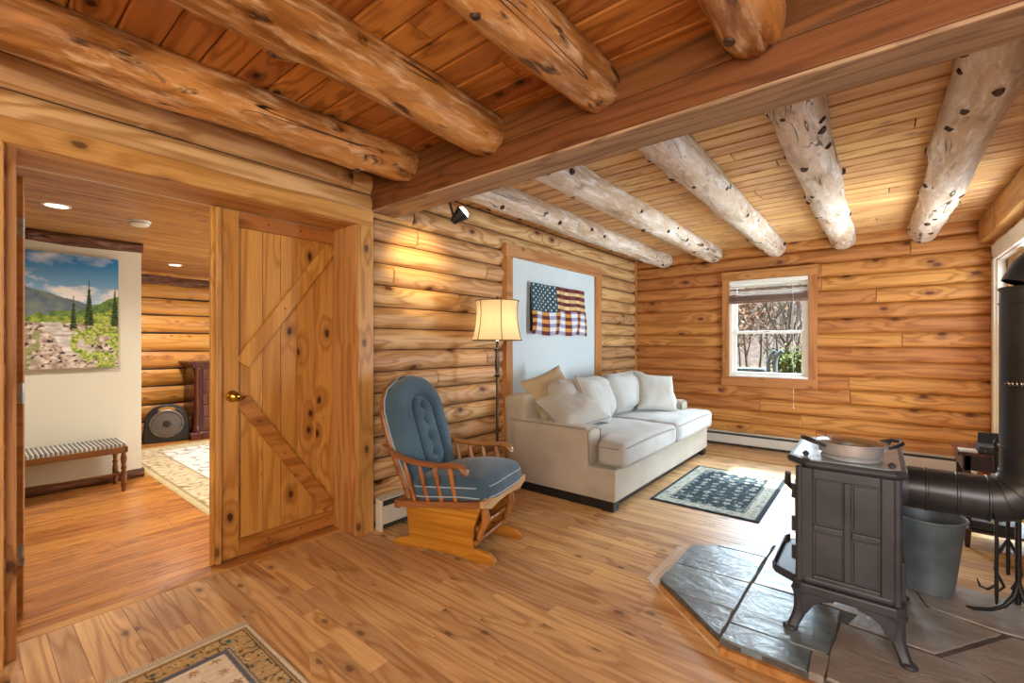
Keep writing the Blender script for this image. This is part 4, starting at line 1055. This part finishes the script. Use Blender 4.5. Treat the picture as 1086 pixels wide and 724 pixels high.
for i in range(61):
    a = i / 60 * 2 * PI * 8; k = math.sin(PI * (i / 60)) * .009 + .004
    lat = Vector((-.94, .35, 0)); pos = p0 + hd * .03 + lat * (i / 60 * .085 - .04)
    pts.append(tuple(pos + hd * (k * math.cos(a)) + Vector((0, 0, k * math.sin(a)))))
m.tube(pts, .0025, 6); m.build('damper_handle', M['silverm'], sp, smooth=60)

# ------------------------------------------------------------------ pan on the stove
pz = .7735
pn = thing('saute_pan', 'stainless steel lidded pan with two black handles on the stove top', 'pan', (-.085, 2.345, pz))
m = MB(); m.lathe([(.098, 0), (.104, .003), (.106, .014), (.098, .017), (.108, .022), (.111, .03), (.112, .062), (.118, .066)], 40); m.build('pan_body', M['steel'], pn, smooth=35, local=True)
m = MB(); m.lathe([(.119, .064), (.120, .068), (.112, .071), (.06, .077), (.0, .079)], 40, cap=False); ld = m.build('lid', plain('dark_glass_lid', '#4a4038', .15, nz=.1, bump=0, spec=.6), pn, smooth=50, local=True)
m = MB(); m.lathe([(.112, .068), (.1205, .070), (.1205, .065), (.114, .063)], 40, cap=False); m.build('lid_rim', M['steel'], ld, smooth=50, local=True)
for an in (math.radians(205), math.radians(25)):
    d = Vector((math.cos(an), math.sin(an), 0)); s_ = Vector((-d.y, d.x, 0)); m = MB()
    pts = [d * .112 + s_ * .05 + Vector((0, 0, .055)), d * .135 + s_ * .052 + Vector((0, 0, .064)), d * .165 + s_ * .036 + Vector((0, 0, .074)), d * .176 + Vector((0, 0, .077)), d * .165 - s_ * .036 + Vector((0, 0, .074)), d * .135 - s_ * .052 + Vector((0, 0, .064)), d * .112 - s_ * .05 + Vector((0, 0, .055))]
    m.tube([tuple(a) for a in pts], [.005, .007, .008, .008, .008, .007, .005], 10); m.build('handle', M['blackp'], pn, smooth=60, local=True)

# bucket
bk = thing('ash_bucket', 'galvanised metal ash bucket standing on the hearth behind the stove', 'bucket', (.185, 2.99, HZ))
m = MB(); m.lathe([(.100, 0), (.102, .004), (.102, .012), (.104, .014), (.142, .345), (.149, .349), (.149, .357), (.142, .358), (.139, .345), (.101, .02), (.0, .018)], 40); m.build('pail', M['galv'], bk, smooth=35, local=True)
m = MB(); m.tube([(.147 * math.cos(a), .147 * math.sin(a), .353) for a in [2 * PI * i / 40 for i in range(41)]], .006, 8)
m.build('rim', M['galv'], bk, smooth=60, local=True)
for sg in (-1, 1): m = MB(); m.lathe([(.014, 0), (.014, .006), (.006, .012)], 10, align((sg * .14, 0, .33), (sg, 0, 0))); m.build('handle_ear', M['galv'], bk, smooth=40, local=True)

# fireplace tools
HT = .062
ft = thing('fireplace_tool_stand', 'black iron fireplace tool stand with curved feet on the hearth', 'fireplace tools', (.48, 2.92, HT))
m = MB(); m.tube([(0, 0, .05), (0, 0, .75)], .010, 12); m.lathe([(.010, .75), (.022, .765), (.012, .79), (.018, .81), (.001, .83)], 14); m.build('pole', M['black'], ft, smooth=50, local=True)
for a in (205, 325, 85):
    c, s_ = math.cos(math.radians(a)), math.sin(math.radians(a)); m = MB()
    m.tube([(0, 0, .14), (c * .015, s_ * .015, .08), (c * .05, s_ * .05, .035), (c * .10, s_ * .10, .012), (c * .16, s_ * .16, .008), (c * .185, s_ * .185, .014)], [.011, .011, .010, .009, .008, .005], 10); m.build('foot', M['black'], ft, smooth=60, local=True)
m = MB(); m.tube([(-.10, -.0, .70), (.10, 0, .70)], .007, 10); m.tube([(0, -.10, .70), (0, .10, .70)], .007, 10); m.build('hook_bar', M['black'], ft, smooth=50, local=True)
def tool(name, label, x, y, kind):
    o = thing(name, label, 'fireplace tool', (x, y, HT), group='fireplace tools on the stand'); m = MB()
    m.tube([(0, 0, .14 if kind != 'poker' else .05), (0, 0, .70)], .007, 10); m.build('rod', M['black'], o, smooth=60, local=True)
    m = MB(); m.lathe([(.009, .62), (.012, .68), (.008, .72), (.014, .74), (.001, .76)], 12); m.build('handle', M['black'], o, smooth=60, local=True)
    m = MB()
    if kind == 'poker':
        m.tube([(0, 0, .06), (0, 0, .025), (.0, 0, .0)], [.007, .006, .002], 8); m.tube([(0, 0, .10), (-.03, -.01, .075), (-.055, -.02, .085), (-.065, -.025, .12)], [.006, .006, .005, .002], 8); m.build('tip', M['black'], o, smooth=60, local=True)
    elif kind == 'tongs':
        for sg in (-1, 1): m.tube([(0, 0, .30), (sg * .035, 0, .22), (sg * .04, 0, .15), (sg * .012, 0, .08), (sg * .03, 0, .055)], [.006, .006, .006, .006, .004], 8)
        m.build('jaw', M['black'], o, smooth=60, local=True)
    else:
        m.grid(lambda u, v: ((u - .5) * (.07 + .05 * v), .012 * math.cos(PI * (u - .5)) - .01, .20 - .16 * v), 10, 8); m.grid(lambda u, v: ((u - .5) * (.07 + .05 * v), .012 * math.cos(PI * (u - .5)) - .013, .20 - .16 * v), 10, 8, flip=True); m.build('scoop', M['black'], o, smooth=60, local=True)
tool('fire_poker', 'thin black fire poker with a barbed hook at its tip', .419, 2.95, 'poker')
tool('fire_tongs', 'black fire tongs with splayed curved jaws', .462, 3.0, 'tongs')

# ------------------------------------------------------------------ side table with things
tb = thing('side_table', 'dark red wooden side table against the wall behind the stovepipe', 'table', (.6, 4.06, 0))
m = MB(); m.box(.385, .80, 3.87, 4.27, .565, .585); m.build('table_top', M['mahog'], tb, bevel=.004)
m = MB(); m.box(.41, .79, 3.895, 4.245, .475, .565); m.build('apron', M['mahog_p'], tb)
for x in (.415, .755):
    for y in (3.895, 4.215): m = MB(); m.loft([[(x + .006, y + .006, 0), (x + .028, y + .006, 0), (x + .028, y + .028, 0), (x + .006, y + .028, 0)], [(x, y, .1), (x + .034, y, .1), (x + .034, y + .034, .1), (x, y + .034, .1)], [(x, y, .565), (x + .034, y, .565), (x + .034, y + .034, .565), (x, y + .034, .565)]]); m.build('leg', M['mahog_p'], tb, bevel=.003)
m = MB(); m.box(.43, .79, 3.91, 4.24, .095, .112); m.build('shelf', M['mahog_p'], tb, bevel=.003)
m = MB(); m.box(.48, .62, 3.90, 4.06, .585, .625); ob = m.build('black_box', M['blackp'], origin=(.55, 4.0, .585), bevel=.005); tag(ob, 'small flat charcoal box on top of the side table', 'box')
m = MB(); m.box(.50, .63, 4.02, 4.18, .585, .60); m.box(.505, .625, 4.14, 4.15, .60, .68, TR(0, 0, 0)); ob = m.build('tablet_stand', M['blackp'], origin=(.56, 4.1, .585), bevel=.003); tag(ob, 'dark tablet stand propped behind the charcoal box', 'stand')
m = MB()
for k in range(5): m.box(.395, .475, 3.89, 3.985, .5855 + k * .002, .587 + k * .002, TR(0, 0, 0))
ob = m.build('paper_stack', M['white'], origin=(.43, 3.94, .585)); tag(ob, 'little pile of white papers at the corner of the side table', 'paper')
m = MB(); m.box(.45, .66, 3.925, 4.10, .112, .165); ob = m.build('modem', M['blackp'], origin=(.55, 4.0, .112), bevel=.006); tag(ob, 'black modem box on the low shelf of the side table', 'modem')
m = MB(); pts = []
for i in range(60):
    u = i / 59; pts.append((.42 + .36 * u, 3.99 + .06 * math.sin(u * 14), .172 + .02 * abs(math.sin(u * 11)) + .01 * math.sin(u * 31)))
m.tube(pts, .004, 6); m.tube([(.42, 3.99, .172), (.37, 3.96, .13), (.35, 3.98, .06), (.38, 4.05, .006), (.5, 4.3, .006)], .004, 6)
ob = m.build('cable', plain('yellow_cable', '#c9b25a', .5, nz=.05), origin=(.55, 4, .112), smooth=60); tag(ob, 'tangled yellow cable lying over the modem', 'cable')

# ------------------------------------------------------------------ flag on the panel
fl = thing('flag_wall_art', 'wavy patchwork flag in plaid maroon and white with teal star field', 'wall art', (-2.58, 3.98, 1.32))
FY0, FY1, FZ0, FZ1 = 3.464, 4.495, 1.335, 1.838
def wave(u, v):   # u along Y, v up
    return .022 * math.sin(u * 17 + (1 - v) * 2.2) * (.35 + .65 * (1 - v)) + .006 * math.sin(v * 6)
def flagpt(u, v, off=0):
    y = FY0 + (FY1 - FY0) * u + .022 * math.sin(v * 3.1) * u * (1 if v < 1 else 1) + .03 * (1 - v) * u; z = FZ0 + (FZ1 - FZ0) * v + .008 * math.sin(u * 17) * (1 - v)
    return (-2.578 + wave(u, v) + off, y, z)
nu, nv = 208, 104
cols = []; m = MB(); m.grid(lambda u, v: flagpt(u, v), nu, nv)
CU, CV = .43, .46
mar, org, whi, lav, crm, mau = [np.array(hx(c)[:3]) for c in ('#5a1c1c', '#c98a3c', '#d6dae0', '#9a94ac', '#dcbf88', '#7a3c40')]
for j in range(nv + 1):
    for i in range(nu + 1):
        u, v = i / nu, j / nv; row = int((1 - v) * 13) % 2; cw = (u * 5.1) % 1; warm = cw < .45
        line = abs(cw - .45) < .03 or abs(cw - .97) < .02
        c = (mar if warm else (mau if v > .5 else lav)) if row == 0 else ((org if warm else whi) if v < .5 else crm)
        if line: c = c * .55
        if v >= .5 and not warm: c = c * .78
        if u < CU and v > CV: c = lin('#2c4a55') * (1.25 if int(u * 24) % 2 else .9) * (1 if int(v * 26) % 3 else .85)
        cols.append(tuple(c) + (1,))
m.vc = cols; m.build('cloth', M['vc_flag'], fl, smooth=80)
m = MB()
def star(u, v):
    vs = []
    for k in range(10):
        a = PI / 2 + PI * k / 5; r_ = (.0135 if k % 2 == 0 else .006)
        vs.append(flagpt(u + r_ * math.cos(a) / 1.03, v + r_ * math.sin(a) / .5, .002))
    cpt = flagpt(u, v, .003); m.add(vs + [cpt], [(k, (k + 1) % 10, 10) for k in range(10)])
for rr in range(9):
    for cc in range(6 if rr % 2 == 0 else 5):
        u = CU * ((cc + .5) / 6 if rr % 2 == 0 else (cc + 1) / 6); v = 1 - (1 - CV) * (rr + .6) / 9.3
        star(u, v)
m.build('stars', M['star'], fl)
m = MB(); m.box(-2.617, -2.60, 3.5, 4.46, 1.37, 1.80); m.build('backing_board', M['blackp'], fl)

# ------------------------------------------------------------------ things in the hall
# canvas print
pc = thing('canvas_picture', 'large unframed landscape print of a river valley on the cream wall', 'picture', (-5.3, .45, 1.04))
PY0, PY1, PZ0, PZ1 = -.06, .91, 1.04, 2.0
def N2(x, y, s=0): return mn.fractal(Vector((x, y, s)), 1.0, 2.0, 4)
nu, nv = 170, 170; cols = []; m = MB(); m.grid(lambda u, v: (-5.288, PY0 + (PY1 - PY0) * u, PZ0 + (PZ1 - PZ0) * v), nu, nv)
L3 = lambda c: np.array(hx(c)[:3])
def mixc(a, b, t_): t_ = max(0, min(1, t_)); return a * (1 - t_) + b * t_
rgp = random.Random(5)
pines = [(.80, .50, .28, .03), (.70, .47, .17, .022), (.975, .5, .24, .028), (.05, .40, .26, .06), (.14, .38, .14, .05), (.34, .42, .22, .05)]
for j in range(nv + 1):
    for i in range(nu + 1):
        u, v = i / nu, j / nv
        c = mixc(L3('#9fd0f0'), L3('#2f86cc'), (v - .55) / .4)
        cl = N2(u * 3.2, v * 5.5, 2) + .5 * N2(u * 9, v * 12, 3)
        c = mixc(c, L3('#f2f4f6'), (cl - .05) * 2.2 * (1.0 if v < .82 else .35) * smoothstep(.5, .62, v))
        c = mixc(c, L3('#f4f4f4'), smoothstep(.72, .58, v) * (.5 + N2(u * 4, v * 8, 9)))
        ridge = .72 - .45 * max(0, u - .35) ** 1.0 * .75 + .01 * N2(u * 12, 1, 1)
        if u > .35 and v < ridge - .0 or (u <= .35 and v < .66 + .1 * u): 
            if v < ridge: c = mixc(L3('#5f7088'), L3('#7d8c84'), .5 + N2(u * 14, v * 14, 4))
        rr2 = .50 + .16 * max(0, (u - .72) / .28)
        if v < rr2 + .02 * N2(u * 20, 3, 2) and u > .55: c = mixc(L3('#4f7040'), L3('#7a9a50'), .5 + N2(u * 22, v * 22, 4))
        tl_ = .455 + .05 * N2(u * 9, 5, 2) + .06 * smoothstep(.45, .1, u) + .04 * smoothstep(.6, 1, u)
        if v < tl_: c = mixc(L3('#50702f'), L3('#a9b850'), .5 + .9 * N2(u * 25, v * 25, 6))
        if v < .40 + .015 * N2(u * 16, 2, 2):
            g_ = N2(u * 18, v * 30, 7)
            c = mixc(L3('#a08c80'), L3('#e6dace'), .5 + 1.1 * g_)
            dk = N2(u * 30, v * 40, 8)
            if dk > .18: c = mixc(c, L3('#3a302c'), (dk - .18) * 5)
            riv = .40 + .62 * (.42 - v) ; 
            if abs(u - (.55 + .9 * (.40 - v) - .5 * (.40 - v) ** 2)) < .05 + .22 * max(0, .40 - v) and v > .12: c = mixc(L3('#a89c92'), L3('#eceae8'), .5 + N2(u * 8, v * 40, 11))
            if u < .5 and N2(u * 11, v * 9, 12) > .15: c = mixc(c, L3('#8f9550'), .75)
        if u > .78 - .1 * math.sin(v * 7) and v < .50 and N2(u * 14, v * 14, 13) > -.12: c = mixc(L3('#5f8030'), L3('#c8d070'), .5 + 1.2 * N2(u * 45, v * 45, 14))
        for px, py, ph, pw_ in pines:
            if py - .12 < v < py + ph and abs(u - px) < pw_ * (py + ph - v) / (ph + .12) * (.75 + .5 * abs(math.sin(v * 120))): c = mixc(L3('#22331f'), L3('#4a6038'), .4 + N2(u * 40, v * 40, 5)) if px > .5 else mixc(L3('#6a8a4a'), L3('#9ab070'), .5 + N2(u * 40, v * 40, 5))
        cols.append(tuple(np.clip(c, 0, 1)) + (1,))
m.vc = cols; m.build('print_face', M['vc_pic'], pc)
m = MB(); m.box(-5.328, -5.2885, PY0, PY1, PZ0, PZ1); m.build('canvas_edge', plain('canvas_edge_paint', '#6a6258', .7), pc)

# bench
bn = thing('bench', 'low wooden bench with striped woven seat under the landscape print', 'bench', (-5.1, .35, 0))
m = MB(); yy = -.35
pal = [plain('weave_cream', '#d9d3c4', .9), plain('weave_grey', '#7d8288', .9)]
i = 0
while yy < .895:
    m.mi = 1 if i % 2 else 0
    m.box(-5.285, -4.93, yy, yy + .0125, .375, .405 + (.004 if i % 2 else 0)); yy += .0135; i += 1
m.build('seat', pal, bn, bevel=.003)
m = MB()
for b in [(-5.29, -5.265, -.36, .90, .33, .38), (-4.945, -4.92, -.36, .90, .33, .38), (-5.29, -4.92, .885, .91, .33, .38), (-5.29, -4.92, -.37, -.345, .33, .38)]: m.box(*b)
m.build('seat_frame', M['walnut'], bn, bevel=.004)
for x in (-5.265, -4.945):
    for y in (.885, -.345):
        m = MB(); m.lathe([(.012, 0), (.017, .012), (.014, .03), (.018, .05), (.02, .1), (.02, .16), (.014, .18), (.021, .20), (.014, .22), (.022, .28), (.014, .32), (.022, .335), (.022, .385)], 14, TR(x, y, 0)); m.build('leg', M['walnut'], bn, smooth=40)
m = MB(); m.tube([(-5.265, .885, .12), (-4.945, .885, .12)], .011, 8); m.tube([(-5.1, .885, .12), (-5.1, -.345, .12)], .011, 8); m.build('stretcher', M['walnut'], bn, smooth=50)

# box fan with round grille, facing the doorway
fa = thing('floor_fan', 'black round topped floor fan with silver grille by the log wall', 'fan', (-7.02, 1.68, 0), math.radians(-14))
out = []
for k in range(25):
    a = PI * k / 24; out.append((.225 * math.cos(a), .25 + .225 * math.sin(a)))
out = [(.235, .0), (.235, .08)] + out + [(-.235, .08), (-.235, .0)]
YZ = Matrix(((0, 0, 1, 0), (1, 0, 0, 0), (0, 1, 0, 0), (0, 0, 0, 1)))
m = MB(); m.prism(out, -.07, .05, YZ); m.build('housing', M['blackp'], fa, local=True, bevel=.012, smooth=40)
m = MB(); m.lathe([(.172, .0), (.176, .008), (.17, .014), (.16, .014), (.155, .004), (.155, -.0)], 48, TR(.05, 0, .235) @ Matrix.Rotation(PI / 2, 4, 'Y')); m.build('grille_ring', M['silverm'], fa, local=True, smooth=40)
m = MB(); m.lathe([(.156, .002), (.1, .006), (0.001, .008)], 48, TR(.05, 0, .235) @ Matrix.Rotation(PI / 2, 4, 'Y'))
gm = NT('fan_grille'); rp = gm.obj(); sx_ = gm.n('ShaderNodeSeparateXYZ', {0: rp}); ry = sx_.outputs[1]; rz_ = gm.math('SUBTRACT', sx_.outputs[2], .235)
rad_ = gm.math('SQRT', gm.math('ADD', gm.math('MULTIPLY', ry, ry), gm.math('MULTIPLY', rz_, rz_)))
rg_ = gm.fr(gm.math('PINGPONG', gm.math('MULTIPLY', rad_, 1.0), .004), .0012, .0028)
gm.done(gm.mix(rg_, hx('#2a2a2c'), hx('#8a8078')), .4, .3)
gf = m.build('grille', gm.mat, fa, local=True, smooth=60)
m = MB(); m.lathe([(.042, .006), (.042, .016), (.03, .02), (.001, .021)], 24, TR(.05, 0, .235) @ Matrix.Rotation(PI / 2, 4, 'Y')); m.build('hub', M['blackp'], gf, local=True, smooth=40)
m = MB(); m.prism([(.09 * math.cos(PI * k / 12), .405 + .045 * math.sin(PI * k / 12)) for k in range(13)], .051, .054, YZ); m.build('handle_recess', plain('fan_recess', '#b0803a', .7), fa, local=True)
for k in range(5):
    a = math.radians(40 + k * 8); m = MB(); m.lathe([(.006, 0), (.006, .004)], 8, TR(.05, .205 * math.cos(a), .25 + .2 * math.sin(a)) @ Matrix.Rotation(PI / 2, 4, 'Y')); m.build('button', M['silverm'], fa, local=True)

# chest of drawers
cd = thing('chest_of_drawers', 'dark mahogany chest of drawers with corner column by the fan', 'cabinet', (-7.05, 2.35, 0))
m = MB(); m.box(-7.29, -6.86, 1.93, 2.80, .10, .96); m.build('carcass', M['mahog'], cd, bevel=.004)
m = MB(); m.box(-7.3, -6.82, 1.89, 2.84, .96, .985); m.box(-7.3, -6.80, 1.87, 2.86, .985, 1.015); m.box(-7.3, -6.84, 1.91, 2.82, .93, .96); m.build('top', M['mahog'], cd, bevel=.006)
m = MB(); m.box(-7.3, -6.83, 1.89, 2.84, .0, .10); m.box(-7.3, -6.815, 1.875, 2.855, .06, .10); m.build('base', M['mahog'], cd, bevel=.008)
for y in (1.955, 2.775):
    m = MB(); m.lathe([(.045, .10), (.05, .13), (.035, .16), (.03, .2), (.034, .4), (.03, .84), (.036, .88), (.048, .91), (.045, .93)], 16, TR(-6.85, y, 0)); m.build('column', M['mahog'], cd, smooth=40)
for k in range(5):
    z = .13 + .16 * k; m = MB(); m.box(-6.862, -6.845, 2.02, 2.71, z, z + .145); dw = m.build('drawer', M['mahog'], cd, bevel=.008)
    for y in (2.15, 2.58): m = MB(); m.lathe([(.008, 0), (.016, .018), (.001, .026)], 10, align((-6.846, y, z + .07), (1, 0, 0))); m.build('knob', M['brass'], dw, smooth=40)

# recessed lights + smoke detector in hall ceiling
def clight(x, y, lb):
    o = thing('ceiling_downlight', lb, 'light', (x, y, 2.18), group='recessed lights in the hall ceiling')
    m = MB(); m.lathe([(.075, 0), (.075, -.004), (.058, -.008), (.055, 0)], 28, cap=False); m.build('trim_ring', M['white'], o, local=True, smooth=40)
    m = MB(); m.lathe([(.056, -.003), (.001, -.002)], 28, cap=False); m.build('lens', emis('downlight_lens', '#fff4dc', 7), o, local=True)
clight(-4.29, .42, 'glowing recessed ceiling light close to the open door edge')
clight(-6.45, 1.62, 'glowing recessed ceiling light near the bark trim over the log wall')
sd = thing('smoke_detector', 'round white smoke detector on the hall ceiling', 'smoke detector', (-4.35, .87, 2.18))
m = MB(); m.lathe([(.07, 0), (.07, -.012), (.062, -.016), (.058, -.034), (.045, -.04), (.001, -.041)], 32, cap=False); m.build('housing', M['white'], sd, local=True, smooth=35)
m = MB(); m.lathe([(.063, -.018), (.0645, -.020), (.063, -.022)], 32, cap=False); m.build('vent_ring', M['heater_d'], sd, local=True, smooth=35)

# ------------------------------------------------------------------ outdoors beyond the window
m = MB(); m.grid(lambda u, v: (-30 + 60 * u, 6.25 + 45 * v, -.35 + .2 * mn.noise(Vector((u * 9, v * 9, 0)))), 40, 30); struct('ground', m, M['grass'], smooth=80)
m = MB(); m.grid(lambda u, v: (-45 + 90 * u, 36 + 10 * v + 3 * mn.noise(Vector((u * 6, v, 1))), -1 + v * (9 + 2.5 * mn.noise(Vector((u * 7, 2, 0))))), 60, 14); struct('hills', m, M['hill'], smooth=80)
m = MB(); m.box(.98, 8, -6, 6.2, -.12, -.02); struct('ground_porch', m, M['shed'])
def tree(x, y, h, label, seed, crown=None, n=5, spread=.5, tk=.018, grp='trees beyond the window'):
    rg = random.Random(seed); o = thing('tree', label, 'tree', (x, y, -.35), group=grp); m = MB(); tips = []
    def br(p, d, L, r, k):
        pts = [p]; q = Vector(p); dd = Vector(d)
        for i in range(4):
            dd = (dd + Vector((rg.uniform(-.15, .15), rg.uniform(-.15, .15), rg.uniform(-.02, .12)))).normalized(); q = q + dd * L / 4; pts.append(tuple(q))
        m.tube(pts, [r * (1 - .15 * i) for i in range(5)], 6)
        if k > 0:
            for i in range(n if k > 1 else 4):
                s_ = pts[rg.randint(1, 4)]; a = rg.uniform(0, 2 * PI)
                br(s_, (dd + Vector((math.cos(a), math.sin(a), .3)) * spread * 1.6).normalized(), L * rg.uniform(.5, .72), r * .5, k - 1)
        else: tips.extend(pts[1:])
    br((0, 0, 0), (0, 0, 1), h * .5, h * tk, 3); m.build('branches', M['tbark'], o, local=True, smooth=60)
    if crown:
        m = MB()
        for p in tips:
            for k in range(crown[1]):
                c = Vector(p) + Vector((rg.gauss(0, .12), rg.gauss(0, .12), rg.gauss(0, .12))); a = Vector((rg.uniform(-1, 1), rg.uniform(-1, 1), rg.uniform(-1, 1))).normalized() * crown[2]; b = a.cross(Vector((rg.uniform(-1, 1), rg.uniform(-1, 1), 1))).normalized() * crown[2] * .6
                m.add([tuple(c - a), tuple(c + b), tuple(c + a), tuple(c - b)], [(0, 1, 2, 3)])
        f = m.build('leaves', crown[0], o, local=True); f['kind'] = 'stuff'
tree(-2.42, 10.5, 4.8, 'tree with sparse russet leaves close outside the window', 3, (M['leaf_r'], 5, .05), 5, .7, .010)
tree(-1.95, 15.0, 6.0, 'bare grey tree with spreading branches in the middle of the window view', 8, None, 6, .6, .011)
tree(-1.36, 13.0, 1.9, 'low bright green bush outside the window', 12, (M['leaf_g'], 7, .05), 6, .9, .014)
tree(-4.4, 22, 8, 'tall bare tree far off by the hill', 21, None, 6, .5, .010)
tree(-3.2, 25, 9, 'tall bare tree standing before the wooded hill', 25, None, 6, .5, .010)
for k in range(7):
    Y_ = 20 + 1.7 * k; tree(-Y_ * (.115 + .10 * ((k * 37) % 7) / 6), Y_, 6 + (k % 3), 'thin bare tree in the woods on the hill beyond the window', 60 + k, None, 5, .6, .008, 'thin bare trees on the hill')
for x, rr_, lb in ((-1.52, .032, 'dark curved vent pipe outside the window, nearer the utility box'), (-1.41, .038, 'dark curved vent pipe outside the window, farther from the utility box')):
    o = MB(); o.tube([(0, 0, 0), (0, 0, 1.18), (.012, 0, 1.28), (.05, 0, 1.37), (.11, 0, 1.42)], rr_, 10); ob = o.build('vent_pipe', M['shed'], origin=(0, 0, 0), smooth=60); ob.location = (x, 9.2, -.3); tag(ob, lb, 'pipe')
m = MB(); m.box(-2.05, -1.62, 9.2, 9.6, -.3, .74); m.prism([(-2.1, 9.15), (-1.58, 9.15), (-1.58, 9.65), (-2.1, 9.65)], .74, .79); ob = m.build('utility_box', M['shed'], origin=(-1.85, 9.4, -.3), bevel=.01); tag(ob, 'low grey utility box outside beside the curved pipes', 'box')

# ------------------------------------------------------------------ light
def area(name, loc, tgt, sx, sy, power, col, spread=180):
    l = bpy.data.lights.new(name, 'AREA'); l.shape = 'RECTANGLE'; l.size = sx; l.size_y = sy; l.energy = power; l.color = col; l.spread = math.radians(spread)
    o = bpy.data.objects.new(name, l); C.objects.link(o); o.location = loc; o.rotation_euler = (Vector(tgt) - Vector(loc)).to_track_quat('-Z', 'Y').to_euler(); return o
def point(name, loc, power, col, rad=.05):
    l = bpy.data.lights.new(name, 'POINT'); l.energy = power; l.color = col; l.shadow_soft_size = rad
    o = bpy.data.objects.new(name, l); C.objects.link(o); o.location = loc; return o
cool = (.70, .86, 1.0); warm = (1, .78, .5)
area('window_daylight', (-1.0, 9.2, 3.3), (-.9, 4.4, .7), 4.5, 2.4, 2500, cool)
area('door_daylight', (1.25, 4.72, 1.05), (-.9, 3.7, 1.9), .7, 1.7, 210, cool)
area('room_fill', (1.5, -1.7, 1.7), (-1.0, 3.6, 1.4), 1.9, 1.3, 84, (.93, .96, 1.0))
area('ceiling_fill', (.5, -.7, 1.35), (-.2, .9, 2.6), .7, .7, 25, (1, .90, .78))  # added lamp aimed up to brighten the near ceiling, no real source
area('left_fill', (-.5, -1.9, 1.8), (-2.4, 2.0, 1.0), 1.6, 1.2, 66, (1, .77, .46))
point('lamp_light', (-2.34, 2.7, 1.43), 16, (1, .76, .45), .04)
def spot(name, loc, d, e, col, ang, soft=.03):
    l = bpy.data.lights.new(name, 'SPOT'); l.energy = e; l.color = col; l.spot_size = math.radians(ang); l.spot_blend = .9; l.shadow_soft_size = soft
    o = bpy.data.objects.new(name, l); C.objects.link(o); o.location = loc; o.rotation_euler = Vector(d).to_track_quat('-Z', 'Y').to_euler()
spot('track_light', (-2.16, 2.06, 2.03), (-.6, .12, -.25), 36, (1, .75, .35), 75)
for x, y, p_ in ((-4.29, .42, 100), (-6.45, 1.62, 150), (-4.3, 2.5, 170)): spot('downlight', (x, y, 2.165), (0, 0, -1), p_, (1, .92, .80), 150, .05)  # third spot is an unseen lamp without a fixture
area('hall_fill', (-4.6, 3.6, 1.6), (-5.4, .8, 1.0), 1.4, 1.4, 80, (1, .96, .88))
sl = bpy.data.lights.new('sun', 'SUN'); sl.energy = 26; sl.color = (1, .95, .86); sl.angle = .01
so = bpy.data.objects.new('sun', sl); C.objects.link(so); so.rotation_euler = Vector((-1, -.02, -.93)).to_track_quat('-Z', 'Y').to_euler()

wd = bpy.data.worlds.new('sky'); sc.world = wd; wd.use_nodes = True; nt = wd.node_tree
bg = nt.nodes['Background']; tc = nt.nodes.new('ShaderNodeTexCoord'); sx = nt.nodes.new('ShaderNodeSeparateXYZ'); rp = nt.nodes.new('ShaderNodeValToRGB')
nt.links.new(tc.outputs['Generated'], sx.inputs[0]); nt.links.new(sx.outputs[2], rp.inputs[0]); nt.links.new(rp.outputs[0], bg.inputs[0])
rp.color_ramp.elements[0].color = (.85, .88, .9, 1); rp.color_ramp.elements[1].color = (.45, .62, .9, 1); bg.inputs[1].default_value = 1.1

# ------------------------------------------------------------------ camera
cam = bpy.data.cameras.new('camera'); cam.sensor_width = 36; cam.sensor_fit = 'HORIZONTAL'; cam.lens = 477 / 1086 * 36; cam.clip_start = .02
cam.shift_y = 2 / 1086
co = bpy.data.objects.new('camera', cam); C.objects.link(co); co.location = (0, 0, 1.25); co.rotation_euler = (PI / 2, 0, math.radians(39.05))
sc.camera = co
sc.view_settings.view_transform = 'Standard'
sc.view_settings.look = 'None'
sc.view_settings.exposure = 0
